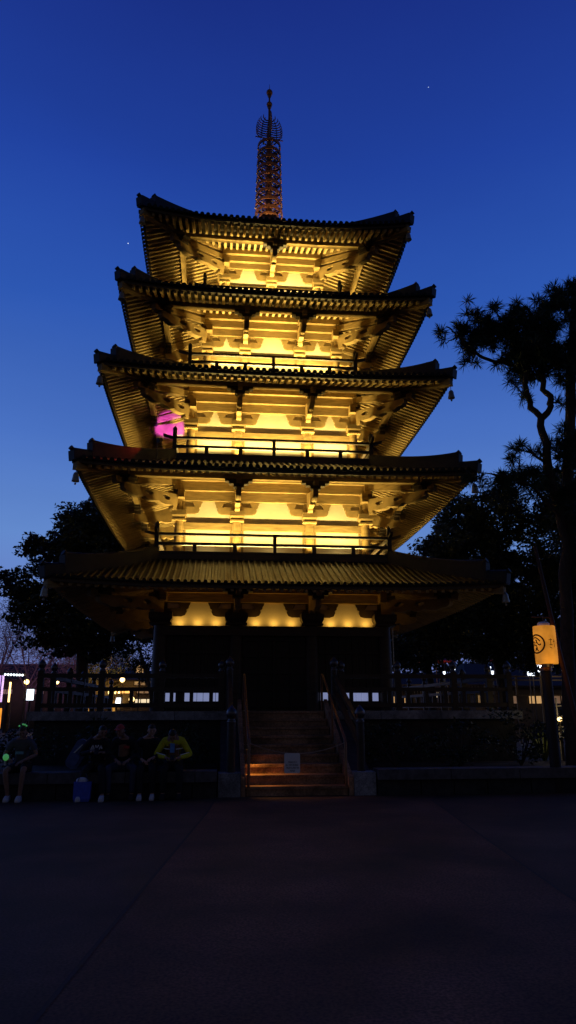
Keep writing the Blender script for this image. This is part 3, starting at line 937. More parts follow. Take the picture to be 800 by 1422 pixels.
# ------------------------------------------------------------------ pine
rng = random.Random(77)
pine = tag(empty('pine_tree', (6.3, -8, .4)), 'tall long-needled pine with a forked limb, at the right edge before the pagoda', 'tree')
po = V3((6.3, -8, .4))
def rel(p): return V3(p) - po
def wob(pts, rr):
    out = []; rad = []
    for i in range(len(pts) - 1):
        a = V3(pts[i]); b = V3(pts[i + 1])
        for j in range(3):
            t = j / 3; q = a.lerp(b, t) + (V3((rng.gauss(0, .02), rng.gauss(0, .03), 0)) if (i or j) else V3())
            out.append(q); rad.append(rr[i] + (rr[i + 1] - rr[i]) * t)
    out.append(V3(pts[-1])); rad.append(rr[-1]); return out, rad
mt = MB(); p_, r_ = wob([rel(p) for p in ((6.3, -8, .3), (6.38, -8, 2.2), (6.60, -8, 4.7), (7.00, -8, 7.4), (7.34, -8, 9.97), (7.66, -8, 11.7), (7.62, -8.05, 12.7))], [.19, .155, .14, .135, .125, .10, .05]); mt.tube(p_, r_, 12)
mt.build('trunk', M['bark'], pine)
limbs = [([(6.72, -8, 5.0), (6.56, -8.05, 6.3), (6.40, -8.1, 7.5), (6.35, -8.1, 8.1), (6.35, -8.1, 8.64)], [.12, .115, .11, .10, .095]),
         ([(6.35, -8.1, 8.64), (6.24, -8.1, 8.83), (6.03, -8.1, 9.24), (6.03, -8.1, 9.6), (5.99, -8.1, 10.2), (5.92, -8.1, 10.75)], [.085, .08, .075, .07, .06, .04]),
         ([(6.35, -8.1, 8.64), (6.65, -8.05, 8.93), (6.69, -8.05, 9.21), (6.60, -8, 9.53), (6.52, -8, 10.14), (6.57, -8, 11.0)], [.085, .08, .08, .075, .06, .04]),
         ([(6.0, -8.1, 10.05), (5.54, -8.15, 10.13), (5.25, -8.2, 10.15), (4.84, -8.2, 10.26), (4.53, -8.2, 10.49), (4.34, -8.2, 10.73), (4.2, -8.2, 10.93), (4.02, -8.2, 11.06)], [.055, .05, .045, .04, .035, .03, .024, .016]),
         ([(4.3, -8.2, 10.75), (4.12, -8.15, 10.72), (4.0, -8.1, 10.62)], [.02, .015, .01]),
         ([(5.95, -8.1, 10.6), (5.7, -8.1, 11.2), (5.4, -8.1, 11.7)], [.05, .035, .015]), ([(5.75, -8.1, 11.0), (5.2, -8.0, 11.35), (4.85, -8, 11.6)], [.04, .03, .012]),
         ([(6.57, -8, 10.9), (6.5, -8, 11.6), (6.2, -8, 12.0)], [.045, .03, .012]), ([(6.57, -8, 10.9), (6.9, -7.9, 11.5), (7.0, -7.9, 12.0)], [.045, .03, .012]),
         ([(7.6, -8, 11.3), (7.3, -8.1, 11.9), (7.15, -8.1, 12.5)], [.06, .04, .015]), ([(7.2, -8, 8.6), (7.0, -8.3, 9.0), (6.9, -8.4, 9.2)], [.06, .04, .015]),
         ([(6.4, -8.1, 7.4), (6.0, -8.2, 7.7), (5.72, -8.2, 7.9)], [.04, .03, .01]), ([(6.6, -8.1, 6.1), (5.8, -8.3, 6.8), (5.1, -8.4, 7.0), (4.6, -8.4, 7.05)], [.05, .04, .03, .012])]
for p, r in limbs:
    lm = MB(); a, b = wob([rel(q) for q in p], r); lm.tube(a, b, 8); lm.build('limb', M['bark'], pine)
nm = MB()
def tuft(c, n=64, R=.27, d=None):
    c = rel(c)
    if d is None: d = V3((rng.gauss(0, .5), rng.gauss(0, .5), .55))
    d = d.normalized()
    for _ in range(n):
        v = (d * rng.uniform(-.25, 1.0) + V3((rng.gauss(0, 1), rng.gauss(0, 1), rng.gauss(0, 1))).normalized() * .85).normalized()
        L = R * rng.uniform(.75, 1.15); s = v.cross(V3((rng.gauss(0, 1), rng.gauss(0, 1), rng.gauss(0, 1)))).normalized() * .009
        b0 = c + d * rng.uniform(-.08, .05); m = b0 + v * L * .6; e = b0 + v * L + V3((0, 0, -.02))
        nm.add([b0 - s * .6, b0 + s * .6, m + s, m - s], [(0, 1, 2, 3)]); nm.add([m - s, m + s, e], [(0, 1, 2)])
T = [(3.93, 11.14), (4.82, 11.70), (5.38, 11.90), (5.67, 11.35), (4.97, 11.2), (4.46, 10.95), (4.61, 10.35), (6.1, 11.8), (6.05, 12.1), (6.48, 11.61), (6.93, 12.07), (7.28, 12.53), (7.6, 12.66), (5.61, 10.75), (6.18, 10.53), (6.79, 10.77), (6.31, 9.92), (5.97, 9.5), (7.0, 9.2), (7.28, 10.8),
     (5.75, 8.05), (6.05, 7.89), (5.57, 7.75), (6.79, 8.15), (5.12, 7.2), (4.66, 7.15), (5.29, 7.1), (4.35, 7.15), (5.9, 7.3), (6.3, 7.2)]
for x, z in T:
    tuft((x, -8.05, z - .12)); 
    for _ in range(2): tuft((x + rng.gauss(0, .13), -8.05 + rng.gauss(0, .10), z - .16 + rng.gauss(0, .11)), 55)
def fill(x0, x1, z0, z1, n, yy=.32):
    for _ in range(int(n * 1.9)):
        t = rng.uniform(0, 2 * pi); q = sqrt(rng.random())
        tuft(((x0 + x1) / 2 + (x1 - x0) / 2 * q * cos(t), -8.05 + rng.gauss(0, yy), (z0 + z1) / 2 + (z1 - z0) / 2 * q * sin(t)), 60)
fill(5.55, 6.9, 10.1, 11.75, 66); fill(4.35, 5.7, 10.65, 11.45, 28); fill(4.55, 5.2, 10.35, 10.9, 5); fill(6.3, 7.3, 9.9, 11.4, 30); fill(6.7, 8.0, 11.5, 12.5, 28); fill(6.9, 8.2, 9.2, 11.2, 30)
fill(5.75, 6.3, 9.6, 10.4, 10); fill(6.5, 7.4, 7.2, 8.4, 22); fill(5.1, 6.3, 6.5, 7.4, 22); fill(6.5, 8.0, 4.5, 7.4, 50); fill(5.6, 6.9, 10.0, 11.3, 20)
nm.build('crown', M['needle'], pine)

# ------------------------------------------------------------------ shrubs in the beds
def shrub(x, y, r, h, seed, label):
    rng_ = random.Random(seed)
    t = tag(empty('shrub', (x, y, .38)), label, 'shrub', 'shrubs in the planter beds')
    mb, _ = crown([(0, 0, h * .55, r, r * .8, h * .48)], 26, 46, .26, .10, rng_)
    mb.build('foliage', M['shrub'], t)
    mb = MB()
    for i in range(5):
        a = rng_.uniform(0, 6.28); mb.tube([(0, 0, 0), (r * .3 * cos(a), r * .3 * sin(a), h * .35), (r * .6 * cos(a), r * .5 * sin(a), h * .7)], [.02, .015, .006], 5)
    mb.build('stem', M['bark'], t)
LS = [(-11.2, 'seventh'), (-9.9, 'sixth'), (-8.5, 'fifth'), (-7.1, 'fourth'), (-5.6, 'third'), (-4.0, 'second'), (-2.4, 'first')]
for i, (x, o) in enumerate(LS):
    shrub(x, -7.5, .85, .92, 60 + i, 'dark shrub behind the seated people, %s to the left of the stairs' % o)
RS = [(2.4, .85, .92, 'first'), (3.9, .85, .95, 'second'), (5.3, .9, 1.25, 'third'), (6.9, 1.0, 1.55, 'fourth'), (8.5, 1.0, 1.7, 'fifth'), (10.2, 1.0, 1.5, 'sixth')]
for i, (x, r, h, o) in enumerate(RS):
    shrub(x, -7.5, r, h, 80 + i, 'dark shrub in the right planter, %s to the right of the stairs' % o)

# far-off wood closing the view behind the right-hand trees
rng_ = random.Random(301)
mb = MB()
for i in range(900):
    x = rng_.uniform(7, 46); h = 8.0 + 2.0 * sin(x * .7) + rng_.uniform(-1, 1) + max(0, (x - 14) * .12)
    z = rng_.uniform(.3, max(1.5, h)); leaf_quads(mb, (x, 34 + rng_.uniform(-2, 3), z), (1.1, 1.0, .8), 26, .55, rng_)
w_ = tag(mb.build('distant_wood', M['leaf']), 'dark far-off wood closing the view on the right', 'woodland', kind='stuff')
# ------------------------------------------------------------------ lantern on its leaning pole (right)
def cyl_pt(c, R, th, z): return V3((c[0] + R * sin(th), c[1] - R * cos(th), z))
def paper_lantern(c, R, z0, z1, m, label, crest=None):
    t = tag(empty('paper_lantern', (c[0], c[1], z0)), label, 'lantern', 'hanging paper lanterns')
    H = z1 - z0
    mb = MB(); prof = []
    n = 26
    for i in range(n + 1): prof.append((R * (.985 + .015 * (i % 2)) * (1 - .03 * (abs(2 * i / n - 1) ** 6)), H * i / n))
    mb.lathe(prof, n=40); mb.build('paper_body', m, t)
    mb = MB(); mb.lathe([(R * .55, H - .005), (R * .55, H + .06), (R * .42, H + .085)], n=24); mb.build('top_cap', M['paper'], t)
    mb = MB(); mb.lathe([(R * .5, -.065), (R * .52, .004)], n=24); mb.build('bottom_cap', M['brass'], t)
    mb = MB(); mb.tube([(0, 0, H + .08), (0, 0, H + .22)], .008, 6); mb.build('hook', M['metal'], t)
    if crest is not None:
        mb = MB(); th0, zc, rr = crest; k = R * 1.012
        def cp(u, v): # u along surface, v up (metres from the crest centre)
            th = th0 + u / R; return V3((k * sin(th), -k * cos(th), zc - z0 + v))
        def stroke(pts, wd):
            for i in range(len(pts) - 1):
                (a, b), (c_, d_) = pts[i], pts[i + 1]
                L = sqrt((c_ - a) ** 2 + (d_ - b) ** 2) or 1; nx, ny = -(d_ - b) / L * wd / 2, (c_ - a) / L * wd / 2
                mb.add([cp(a + nx, b + ny), cp(c_ + nx, d_ + ny), cp(c_ - nx, d_ - ny), cp(a - nx, b - ny)], [(0, 1, 2, 3)])
        N_ = 40
        stroke([(rr * cos(2 * pi * i / N_), rr * sin(2 * pi * i / N_)) for i in range(N_ + 1)], .034)
        mb.build('crest_ring', M['crestink'], t); mb = MB()
        for pts in ([(-.10, .10), (-.06, .13), (.0, .13), (.05, .10), (.10, .05)], [(-.02, .085), (.03, .06), (.0, .045)], [(-.11, .04), (-.06, .05), (-.05, .0), (-.10, -.02)],
                    [(-.02, .02), (.03, .03), (.05, -.01), (.09, -.03), (.11, .0)], [(-.06, -.03), (-.01, -.02), (.02, -.05), (.0, -.07)], [(.0, -.075), (.0, -.13)], [(-.045, -.14), (.0, -.10), (.05, -.145)], [(-.03, -.088), (.04, -.085)]):
            stroke(pts, .026)
        mb.build('crest_mark', M['crestink'], t); mb = MB()
        for pts in ([(.27, .07), (.35, .075)], [(.31, .10), (.31, -.03)], [(.28, -.03), (.35, -.03)], [(.39, .09), (.385, .0), (.40, -.08)], [(.36, .04), (.42, .05)], [(.28, -.07), (.33, -.10)]):
            stroke(pts, .012)
        mb.build('letter', M['crestink'], t)
    return t
M['crestink'] = mat('crest_ink', (.05, .016, .008), .7, .1, 8, bump=0)
def glow_paper(name, st):
    m = mat(name, (.75, .42, .10), .7, .12, 9, (1, 1, 6), .1, emit=(1, .36, .03), estr=st)
    nt = m.node_tree; N = nt.nodes; b = N['Principled BSDF']
    # the light inside is uneven: brighter low in the middle
    tc = N.new('ShaderNodeTexCoord'); nz = N.new('ShaderNodeTexNoise'); nz.inputs['Scale'].default_value = 3.5; nz.inputs['Detail'].default_value = 5
    nt.links.new(tc.outputs['Object'], nz.inputs['Vector'])
    mr = N.new('ShaderNodeMapRange'); mr.inputs['From Min'].default_value = .3; mr.inputs['From Max'].default_value = .7
    mr.inputs['To Min'].default_value = st * .55; mr.inputs['To Max'].default_value = st * 1.25
    nt.links.new(nz.outputs['Fac'], mr.inputs['Value']); nt.links.new(mr.outputs['Result'], b.inputs['Emission Strength'])
    return m
M['glow'] = glow_paper('glowing_paper', .56); M['glow2'] = glow_paper('glowing_paper_pale', 1.0)
LX, LY = 5.14, -9.62
paper_lantern((LX, LY), .225, 2.50, 3.27, M['glow'], 'glowing orange paper lantern with a round dark crest, at the right edge', (radians(-24 - 52), 2.90, .185))
point('lantern_light', (LX - .1, LY - .42, 2.5), 1.2, (1, .5, .1), .15)
lp = tag(empty('lantern_pole', (5.70, LY + .05, 0)), 'leaning reddish pole whose short arm holds the orange lantern', 'pole')
M['redpole'] = mat('red_pole', (.075, .026, .016), .6, .3, 3, (6, 6, 1), .3)
mb = MB(); mb.tube([(.10, 0, 0), (-.02, 0, 1.2), (-.27, 0, 2.9), (-.43, 0, 4.1), (-.55, 0, 5.0)], [.055, .053, .047, .042, .035], 10); mb.build('pole', M['redpole'], lp)
mb = MB(); mb.tube([(-.33, 0, 3.46), (-.80, -.04, 3.47)], .016, 8); mb.build('arm', M['redpole'], lp)
wp = tag(empty('timber_post', (5.24, LY + .30, 0)), 'thick dark timber post standing just under the orange lantern', 'post')
mb = MB(); mb.lathe([(.11, 0), (.105, 2.40)], n=16); mb.build('shaft', M['door'], wp)
mb = MB(); mb.lathe([(.125, 2.38), (.125, 2.44), (.02, 2.5)], n=16); mb.build('cap', M['metal'], wp)

# left lantern, half out of the frame
paper_lantern((-10.02, 5.0), .26, .95, 1.70, M['glow2'], 'glowing yellow paper lantern cut off by the left edge')
mb = MB(); mb.lathe([(.05, 0), (.05, 2.0)], (-10.45, 5.05, 0), 10); mb.tube([(-10.45, 5.05, 1.93), (-10.02, 5.0, 1.93)], .016, 8); mb.tube([(-10.02, 5.0, 1.93), (-10.02, 5.0, 1.84)], .01, 6)
tag(mb.build('lantern_stand', M['dark']), 'dark hook stand holding the yellow lantern at the left edge', 'stand')

# ------------------------------------------------------------------ lamps and buildings in the background
def lamp(x, y, z, r, m, label, group, kind='globe', zbase=0, lightp=0, lc=(1, .8, .5)):
    t = tag(empty('street_lamp', (x, y, zbase)), label, 'lamp', group)
    h = z - zbase
    mb = MB(); mb.lathe([(.09, 0), (.05, .25), (.035, .4), (.03, h - r)], n=8); mb.build('post', M['dark'], t)
    mb = MB()
    if kind == 'globe': mb.ball((0, 0, h), r, 12, 8)
    else: mb.lathe([(r * .6, h - r * 1.1), (r * .85, h + r * 1.0)], n=4)
    mb.build('lamp_head', m, t)
    mb = MB(); mb.lathe([(r * .9, h + r * (1.0 if kind == 'globe' else 1.15)), (r * .5, h + r * 1.4), (.01, h + r * 1.7)], n=10); mb.build('cap', M['dark'], t)
    if lightp: point('street_light', (x, y - .3, z), lightp, lc, .2)
GL = 'warm globe lamps in the distance'
lamp(-16.34, 34, 3.76, .20, M['e_warm'], 'warm globe lamp at far left, beside the white screen', GL, lightp=30, lc=(1, .6, .3))
lamp(-14.06, 34, 3.77, .19, M['e_warm'], 'warm globe lamp alone under the balustrade rail, second from left', GL, lightp=30, lc=(1, .6, .3))
lamp(-10.54, 34, 3.93, .21, M['e_warm'], 'warm globe lamp left of the uplit tree trunk', GL, lightp=40, lc=(1, .6, .25))
lamp(-9.04, 34, 3.94, .20, M['e_warm'], 'warm globe lamp right of the uplit tree trunk', GL, lightp=40, lc=(1, .6, .25))
lamp(-7.55, 28, 2.36, .20, M['e_warm'], 'low warm globe lamp before the lit shop front', GL, lightp=25, lc=(1, .6, .2))
WL = 'cold white lanterns among the right-hand trees'
lamp(11.06, 14, 3.66, .17, M['e_white'], 'bright white square lantern left of the red parasol gap', WL, 'box', lightp=18, lc=(.8, .9, 1))
lamp(10.63, 14.2, 3.52, .08, M['e_white'], 'tiny white lamp touching the bright square lantern', WL, 'box')
lamp(13.12, 14, 3.75, .10, M['e_white'], 'small white lamp in the middle of the right trees', WL, 'box')
lamp(13.38, 14.3, 3.55, .09, M['e_white'], 'small faint white lamp, lower neighbour of the middle one', WL, 'box')
lamp(15.32, 14, 3.48, .13, M['e_white'], 'white lantern at the left end of the lit fence', WL, 'box')
lamp(15.62, 14.2, 3.44, .11, M['e_white'], 'white lantern close beside the one at the fence end', WL, 'box')
lamp(15.86, 13.8, 3.77, .18, M['e_white'], 'largest white lantern just under the orange paper lantern', WL, 'box', lightp=18, lc=(.8, .9, 1))
lamp(17.30, 14, 3.51, .16, M['e_white'], 'white lantern right of the dark timber post', WL, 'box')
lamp(7.92, 14, 2.50, .13, M['e_white'], 'low white lantern close by the pagoda right corner', WL, 'box', lightp=8, lc=(.8, .9, 1))
# tall mast lamp glimpsed between the leaves
mb = MB(); mb.lathe([(.12, 0), (.06, 12.2)], (13.9, 24, 0), 8)
tm = tag(mb.build('lamp_mast', M['dark']), 'tall lamp mast whose pale light shows through the trees', 'lamp')
mb = MB(); mb.lathe([(.10, -.65), (.16, -.3), (.26, 0), (.14, .35), (.06, .6)], (13.9, 24, 12.65), 10); mb.build('lamp_head', M['e_windoww'], tm)

def building(name, loc, d, label, openings, roofh=1.0, m=None):
    t = tag(empty(name, loc), label, 'building', None)
    x, y, z = d
    mb = MB(); mb.box((0, 0, z / 2), d); mb.build('wall', m or M['wallbg'], t)
    mb = MB(); ov = .8
    A = [(-x / 2 - ov, -y / 2 - ov, z), (x / 2 + ov, -y / 2 - ov, z), (x / 2 + ov, y / 2 + ov, z), (-x / 2 - ov, y / 2 + ov, z)]
    B = [(-x / 2 + .4, -.3, z + roofh), (x / 2 - .4, -.3, z + roofh), (x / 2 - .4, .3, z + roofh), (-x / 2 + .4, .3, z + roofh)]
    mb.add([(a, b, c - .12) for a, b, c in A] + A + B, [(3, 2, 1, 0), (0, 1, 5, 4), (1, 2, 6, 5), (2, 3, 7, 6), (3, 0, 4, 7), (4, 5, 9, 8), (5, 6, 10, 9), (6, 7, 11, 10), (7, 4, 8, 11), (8, 9, 10, 11)])
    mb.build('roof', M['roofbg'], t)
    for (ox, oz, w_, h_, mm) in openings:
        mb = MB(); mb.box((ox - loc[0], -y / 2 - .02, oz - loc[2]), (w_, .06, h_)); o = mb.build('window', mm, t)
        fr = MB()
        nb = max(1, int(w_ / .45))
        for i in range(nb + 1): fr.box((ox - loc[0] - w_ / 2 + w_ * i / nb, -y / 2 - .065, oz - loc[2]), (.06, .05, h_ + .06))
        fr.box((ox - loc[0], -y / 2 - .062, oz - loc[2] + h_ / 2), (w_, .045, .06)); fr.box((ox - loc[0], -y / 2 - .062, oz - loc[2] - h_ / 2), (w_, .045, .06))
        fr.build('frame', M['dark'], o)
    return t
building('shop', (-8.2, 39, 0), (6.4, 6, 4.0), 'low shop with rows of lit windows behind the platform balustrade', [(-9.9, 3.0, 1.0, .28, M['e_warm']), (-9.1, 3.05, 1.1, .26, M['e_amber']), (-9.9, 2.35, 1.3, .55, M['e_white']), (-7.5, 3.05, 1.2, .26, M['e_dim']), (-7.5, 2.35, 1.4, .34, M['e_windoww']), (-7.6, 3.75, 1.5, .35, M['e_dim'])], .9)
building('pavilion', (-21.5, 52, 0), (12, 6, 4.6), 'long dim pavilion with a reddish roof at the far left', [(-19, 3.4, 1.2, .5, M['e_dim']), (-22, 3.4, 1.2, .5, M['e_dim'])], 1.6)
building('teahouse', (22, 22, 0), (16, 6, 3.0), 'low dark teahouse with dim lattice windows behind the right trees', [(14.6 + i * 1.6, 2.2, .9, .55, M['e_dim'] if i % 2 else M['e_window']) for i in range(6)], 1.5)
building('teahouse', (11.0, 24, 0), (8.0, 5, 2.8), 'low dark hall with thin strips of light, right behind the pagoda', [(8.3, 2.1, 1.2, .4, M['e_dim']), (10.2, 2.2, 1.4, .5, M['e_window']), (12.2, 3.2 - .7, 1.2, .35, M['e_windoww'])], 1.2)
# lit stage columns, bulbs, screen
for x, m, h, lab in ((-18.25, 'e_purple', 2.0, 'tall violet light column at the far left edge'), (-17.55, 'e_warm', 1.5, 'thin orange light column beside the violet one')):
    mb = MB(); mb.lathe([(.20 if m == 'e_purple' else .07, 2.25), (.20 if m == 'e_purple' else .07, 2.25 + h)], (x, 34, 0), 10); o = tag(mb.build('light_column', M[m]), lab, 'lamp', 'coloured light columns')
    mb = MB(); mb.lathe([(.25, 0), (.22, 2.25)], (x, 34, 0), 10); mb.build('base', M['dark'], o)
t = tag(empty('light_bar', (-17.2, 33.5, 0)), 'row of bright white spot bulbs on a bar at the far left', 'lamp')
mb = MB(); mb.tube([(-.9, 0, 4.42), (.9, 0, 4.36)], .04, 6); mb.tube([(-.9, 0, 0), (-.9, 0, 4.42)], .04, 6); mb.tube([(.9, 0, 0), (.9, 0, 4.36)], .04, 6); mb.build('bar', M['dark'], t)
for i in range(7):
    mb = MB(); mb.ball((-.65 + i * .215, -.05, 4.30 - .008 * i), .085, 8, 6); mb.build('bulb', M['e_white'], t)
t = tag(empty('screen', (-15.72, 33, 0)), 'bright white lit screen on a stand under the balustrade', 'screen')
mb = MB(); mb.box((0, 0, 2.78), (.62, .10, .92)); mb.build('frame', M['dark'], t)
mb = MB(); mb.box((0, -.06, 2.78), (.52, .03, .80)); mb.build('panel', M['e_white'], t)
mb = MB(); mb.box((0, 0, 1.15), (.12, .1, 2.3)); mb.build('leg', M['dark'], t)
t = tag(empty('wooden_sign', (-7.62, 33, 0)), 'small orange lit signboard beyond the balustrade, above the shop', 'sign')
mb = MB(); mb.box((0, 0, 4.72), (.55, .08, .55)); mb.build('board', M['e_window'], t)
mb = MB(); mb.box((0, .06, 2.3), (.1, .06, 4.6)); mb.build('post', M['dark'], t)

# uplit trees and bare pinkish trees far left
def fork_tree(x, y, h, seed, label, m, group, twig=None):
    rng_ = random.Random(seed); t = tag(empty('uplit_tree' if twig is None else 'bare_tree', (x, y, 0)), label, 'tree', group)
    tr = MB(); tr.tube([(0, 0, 0), (.05, 0, h * .2), (0, 0, h * .36)], [.17, .13, .11], 8); tr.build('trunk', m, t)
    tw = MB(); br = MB()
    ends = []
    nb = 6 if twig is None else 9
    for i in range(nb):
        a = rng_.uniform(0, 6.28); sp = rng_.uniform(.12, .42) * h * (.6 if twig is None else .8)
        s0 = h * rng_.uniform(.2, .36)
        p = [V3((0, 0, s0)), V3((sp * .35 * cos(a), sp * .35 * sin(a), s0 + h * .16)), V3((sp * .7 * cos(a), sp * .7 * sin(a), s0 + h * .33)), V3((sp * cos(a), sp * sin(a), s0 + h * rng_.uniform(.45, .62)))]
        br.tube(p, [.085, .065, .04, .012], 6); ends += p[1:]
        for _ in range(4):
            b = p[1].lerp(p[3], rng_.random()); e = b + V3((rng_.gauss(0, .13) * h, rng_.gauss(0, .13) * h, rng_.uniform(.08, .22) * h))
            br.tube([b, b.lerp(e, .5) + V3((0, 0, -.1)), e], [.03, .02, .006], 5); ends += [b.lerp(e, .5), e]
    br.build('branch', m, t)
    if twig is None:
        mb = MB()
        for e in ends: leaf_quads(mb, e + V3((0, 0, .2)), (.5, .5, .35), 34, .16, rng_)
        mb.build('crown', M['leaf2'], t)
    else:
        for e in ends:
            for _ in range(twig):
                b = e + V3((rng_.gauss(0, .07 * h), rng_.gauss(0, .07 * h), rng_.gauss(0, .06 * h)))
                d = V3((rng_.gauss(0, 1), rng_.gauss(0, 1), rng_.gauss(.3, .8))).normalized() * rng_.uniform(.3, .8)
                s = d.cross(V3((rng_.gauss(0, 1), 1, 0))).normalized() * .022
                tw.add([b - s, b + s, b + d], [(0, 1, 2)])
        tw.build('twigs', M['twig'], t)
UT = 'warmly uplit trees by the shop'
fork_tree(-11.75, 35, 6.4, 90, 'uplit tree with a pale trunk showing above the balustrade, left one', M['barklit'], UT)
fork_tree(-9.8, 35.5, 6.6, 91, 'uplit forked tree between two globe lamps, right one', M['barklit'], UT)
for x, y in ((-11.6, 34.2), (-9.7, 34.6)):
    spot('tree_uplight', (x, y, .4), (x - .1, y + .9, 4.5), 420, 75, (1, .62, .16))
BT = 'bare twiggy trees in violet festival light'
for i, (x, y, h, lab) in enumerate(((-22.5, 47, 12.5, 'tall bare tree at the far left edge'), (-19.2, 46, 11.5, 'bare tree with a straight dark stem near the left edge'), (-16.4, 48, 9.6, 'bare pinkish tree in the middle of the far left group'), (-13.6, 47, 9.0, 'bare pinkish tree under the left end of the big broadleaf crown'), (-10.6, 48, 8.0, 'low bare tree behind the uplit trunks'))):
    fork_tree(x, y, h, 100 + i, lab, M['twig'], BT, 26)
for x in (-20.5, -15.2, -11.5):
    spot('festival_light', (x, 38.5, 1.5), (x, 48, 7.5), 480, 80, (.78, .42, .85), .8, .3)
# red and violet stage lights thrown onto the pagoda from the left
def stage_light(p, target, e, ang, col, label, blen=.2):
    t = tag(empty('stage_light', p), label, 'spotlight', 'coloured spotlights fixed to the roof')
    d = (V3(target) - V3(p)).normalized()
    mb = MB(); mb.tube([-d * .16, -d * .02], [.06, .075], 12); mb.build('housing', M['dark'], t)
    mb = MB(); mb.tube([(0, 0, -.02), V3((0, 0, -blen))], .015, 6); mb.build('bracket', M['dark'], t)
    spot('stage_beam', V3(p) + d * .04, target, e, ang, col, .4, .03)
stage_light((-3.32, -2.92, 9.30), (-3.42, -1.13, 10.80), 1300, 27, (.60, .07, 1), 'small dark violet spotlight beside the left corner of the third-storey balcony', .35)
stage_light((-3.55, -3.92, 9.36), (-5.0, -5.15, 8.62), 26, 50, (1, .05, .02), 'small red spotlight on a short bracket at the left end of the second roof', .6)

# market parasols, fences, plants at right
def parasol(x, y, z, r, label):
    t = tag(empty('parasol', (x, y, 0)), label, 'parasol', 'red parasols behind the right fence')
    mb = MB(); mb.lathe([(r, z - .32), (r * .98, z - .30), (r * .5, z - .10), (.03, z)], n=8, smooth=False); mb.build('canopy', M['redcloth'], t)
    mb = MB(); mb.lathe([(.03, 0), (.03, z + .1)], n=8); mb.build('pole', M['dark'], t)
parasol(10.6, 15.5, 4.50, 1.15, 'wide red parasol in the dark, left of the two'); parasol(14.4, 15.5, 4.60, .65, 'small red parasol in the dark, right of the two')
point('parasol_fill', (10.8, 14.6, 3.2), 9, (1, .3, .15), .1); point('parasol_fill', (14.3, 14.7, 3.4), 5, (1, .3, .15), .1)  # added red fill for the canopies, no lamp body behind it
def fence(x0, x1, y, z, n, label, m, zrails, slat):
    t = tag(empty('garden_fence', (x0, y, 0)), label, 'fence', 'garden fences behind the platform')
    for zz in zrails:
        mb = MB(); mb.box(((x1 - x0) / 2, 0, zz), (x1 - x0, .05, .07)); mb.build('rail', m, t)
    p0 = None
    for i in range(n + 1):
        c = V3(((x1 - x0) * i / n, .06, 0))
        if p0 is None: mb = MB(); mb.box((0, 0, z / 2), (.10, .07, z)); p0 = mb.build('post', m, t); p0.location = c
        else: inst(p0, t, Matrix.Translation(c))
    if slat:
        mb = MB(); k = int((x1 - x0) / .16)
        for i in range(k): mb.box(((i + .5) * .16, -.04, (zrails[0] + zrails[-1]) / 2), (.035, .025, zrails[0] - zrails[-1]))
        mb.build('slats', m, t)
fence(12.4, 19, 12, 3.3, 5, 'pale two-rail fence in lamplight at the right edge', M['barklit'], (3.24, 3.06, 2.3), False)
fence(7.2, 12.2, 12.3, 2.9, 5, 'dim slatted fence between the pagoda and the right trees', M['barklit'], (2.82, 2.35, 1.9), True)
point('fence_light', (15.6, 11.0, 3.6), 8, (1, .75, .5), .2); point('fence_light', (9.2, 11.4, 3.3), 5, (1, .75, .5), .2)
t = tag(empty('handrail_frame', (7.75, -4.9, 0)), 'pale lit metal handrail at the right edge behind the lantern pole', 'handrail')
mb = MB()
for i in range(4): mb.tube([(-.25, 0, .85 + i * .28), (.6, 0, 1.02 + i * .24)], .022, 6)
for x in (-.22, .16, .55): mb.tube([(x, 0, 0), (x, 0, 1.9)], .022, 6)
mb.build('rails', M['bell'], t)
def lit_plant(x, y, z, n, seed, label):
    rng_ = random.Random(seed); t = tag(empty('grass_plant', (x, y, z)), label, 'plant', 'lamp-lit plants at the right')
    mb = MB()
    for _ in range(n):
        a = rng_.uniform(0, 6.28); L = rng_.uniform(.65, 1.1); d = V3((cos(a) * .5, sin(a) * .5, 1)).normalized(); s = V3((-sin(a), cos(a), 0)) * .018
        b = V3((cos(a) * .04, sin(a) * .04, 0)); mb.add([b - s, b + s, b + d * L * .6 + s, b + d * L * .6 - s], [(0, 1, 2, 3)]); e = b + d * L + V3((cos(a), sin(a), -.3)) * .08
        mb.add([b + d * L * .6 - s, b + d * L * .6 + s, e], [(0, 1, 2)])
    mb.build('blades', M['grassy'], t)
M['grassy'] = mat('grass_blade', (.16, .20, .04), .6, .3, 3, bump=0)
lit_plant(6.55, -6.0, .38, 60, 1, 'yellow-green tufted plant lit by the small garden lamp')
lit_plant(7.55, -6.0, .38, 60, 2, 'yellow-green tufted plant at the right edge, under the pale handrail')
mb = MB(); mb.lathe([(.035, 0), (.03, .95)], (6.95, -6.2, .38), 8)
gl = tag(mb.build('garden_lamp', M['dark']), 'small round garden lamp glowing among plants right of the platform', 'lamp')
mb = MB(); mb.ball((6.95, -6.2, 1.36), .06, 10, 8); mb.build('lamp_head', M['e_warm'], gl)
point('garden_light', (6.8, -6.35, 1.45), 5, (1, .8, .35), .06); point('garden_light', (7.6, -5.6, 1.35), 7, (1, .75, .35), .06)

# stars
for p, r, lab in (((-150.77, 900, 677.4), .75, 'brighter pinprick star left of the top roof'), ((331.6, 900, 1021), .55, 'faint pinprick star right of the spire')):
    mb = MB(); mb.ball(p, r, 8, 6); tag(mb.build('star', M['e_star']), lab, 'star', 'stars in the dusk sky')
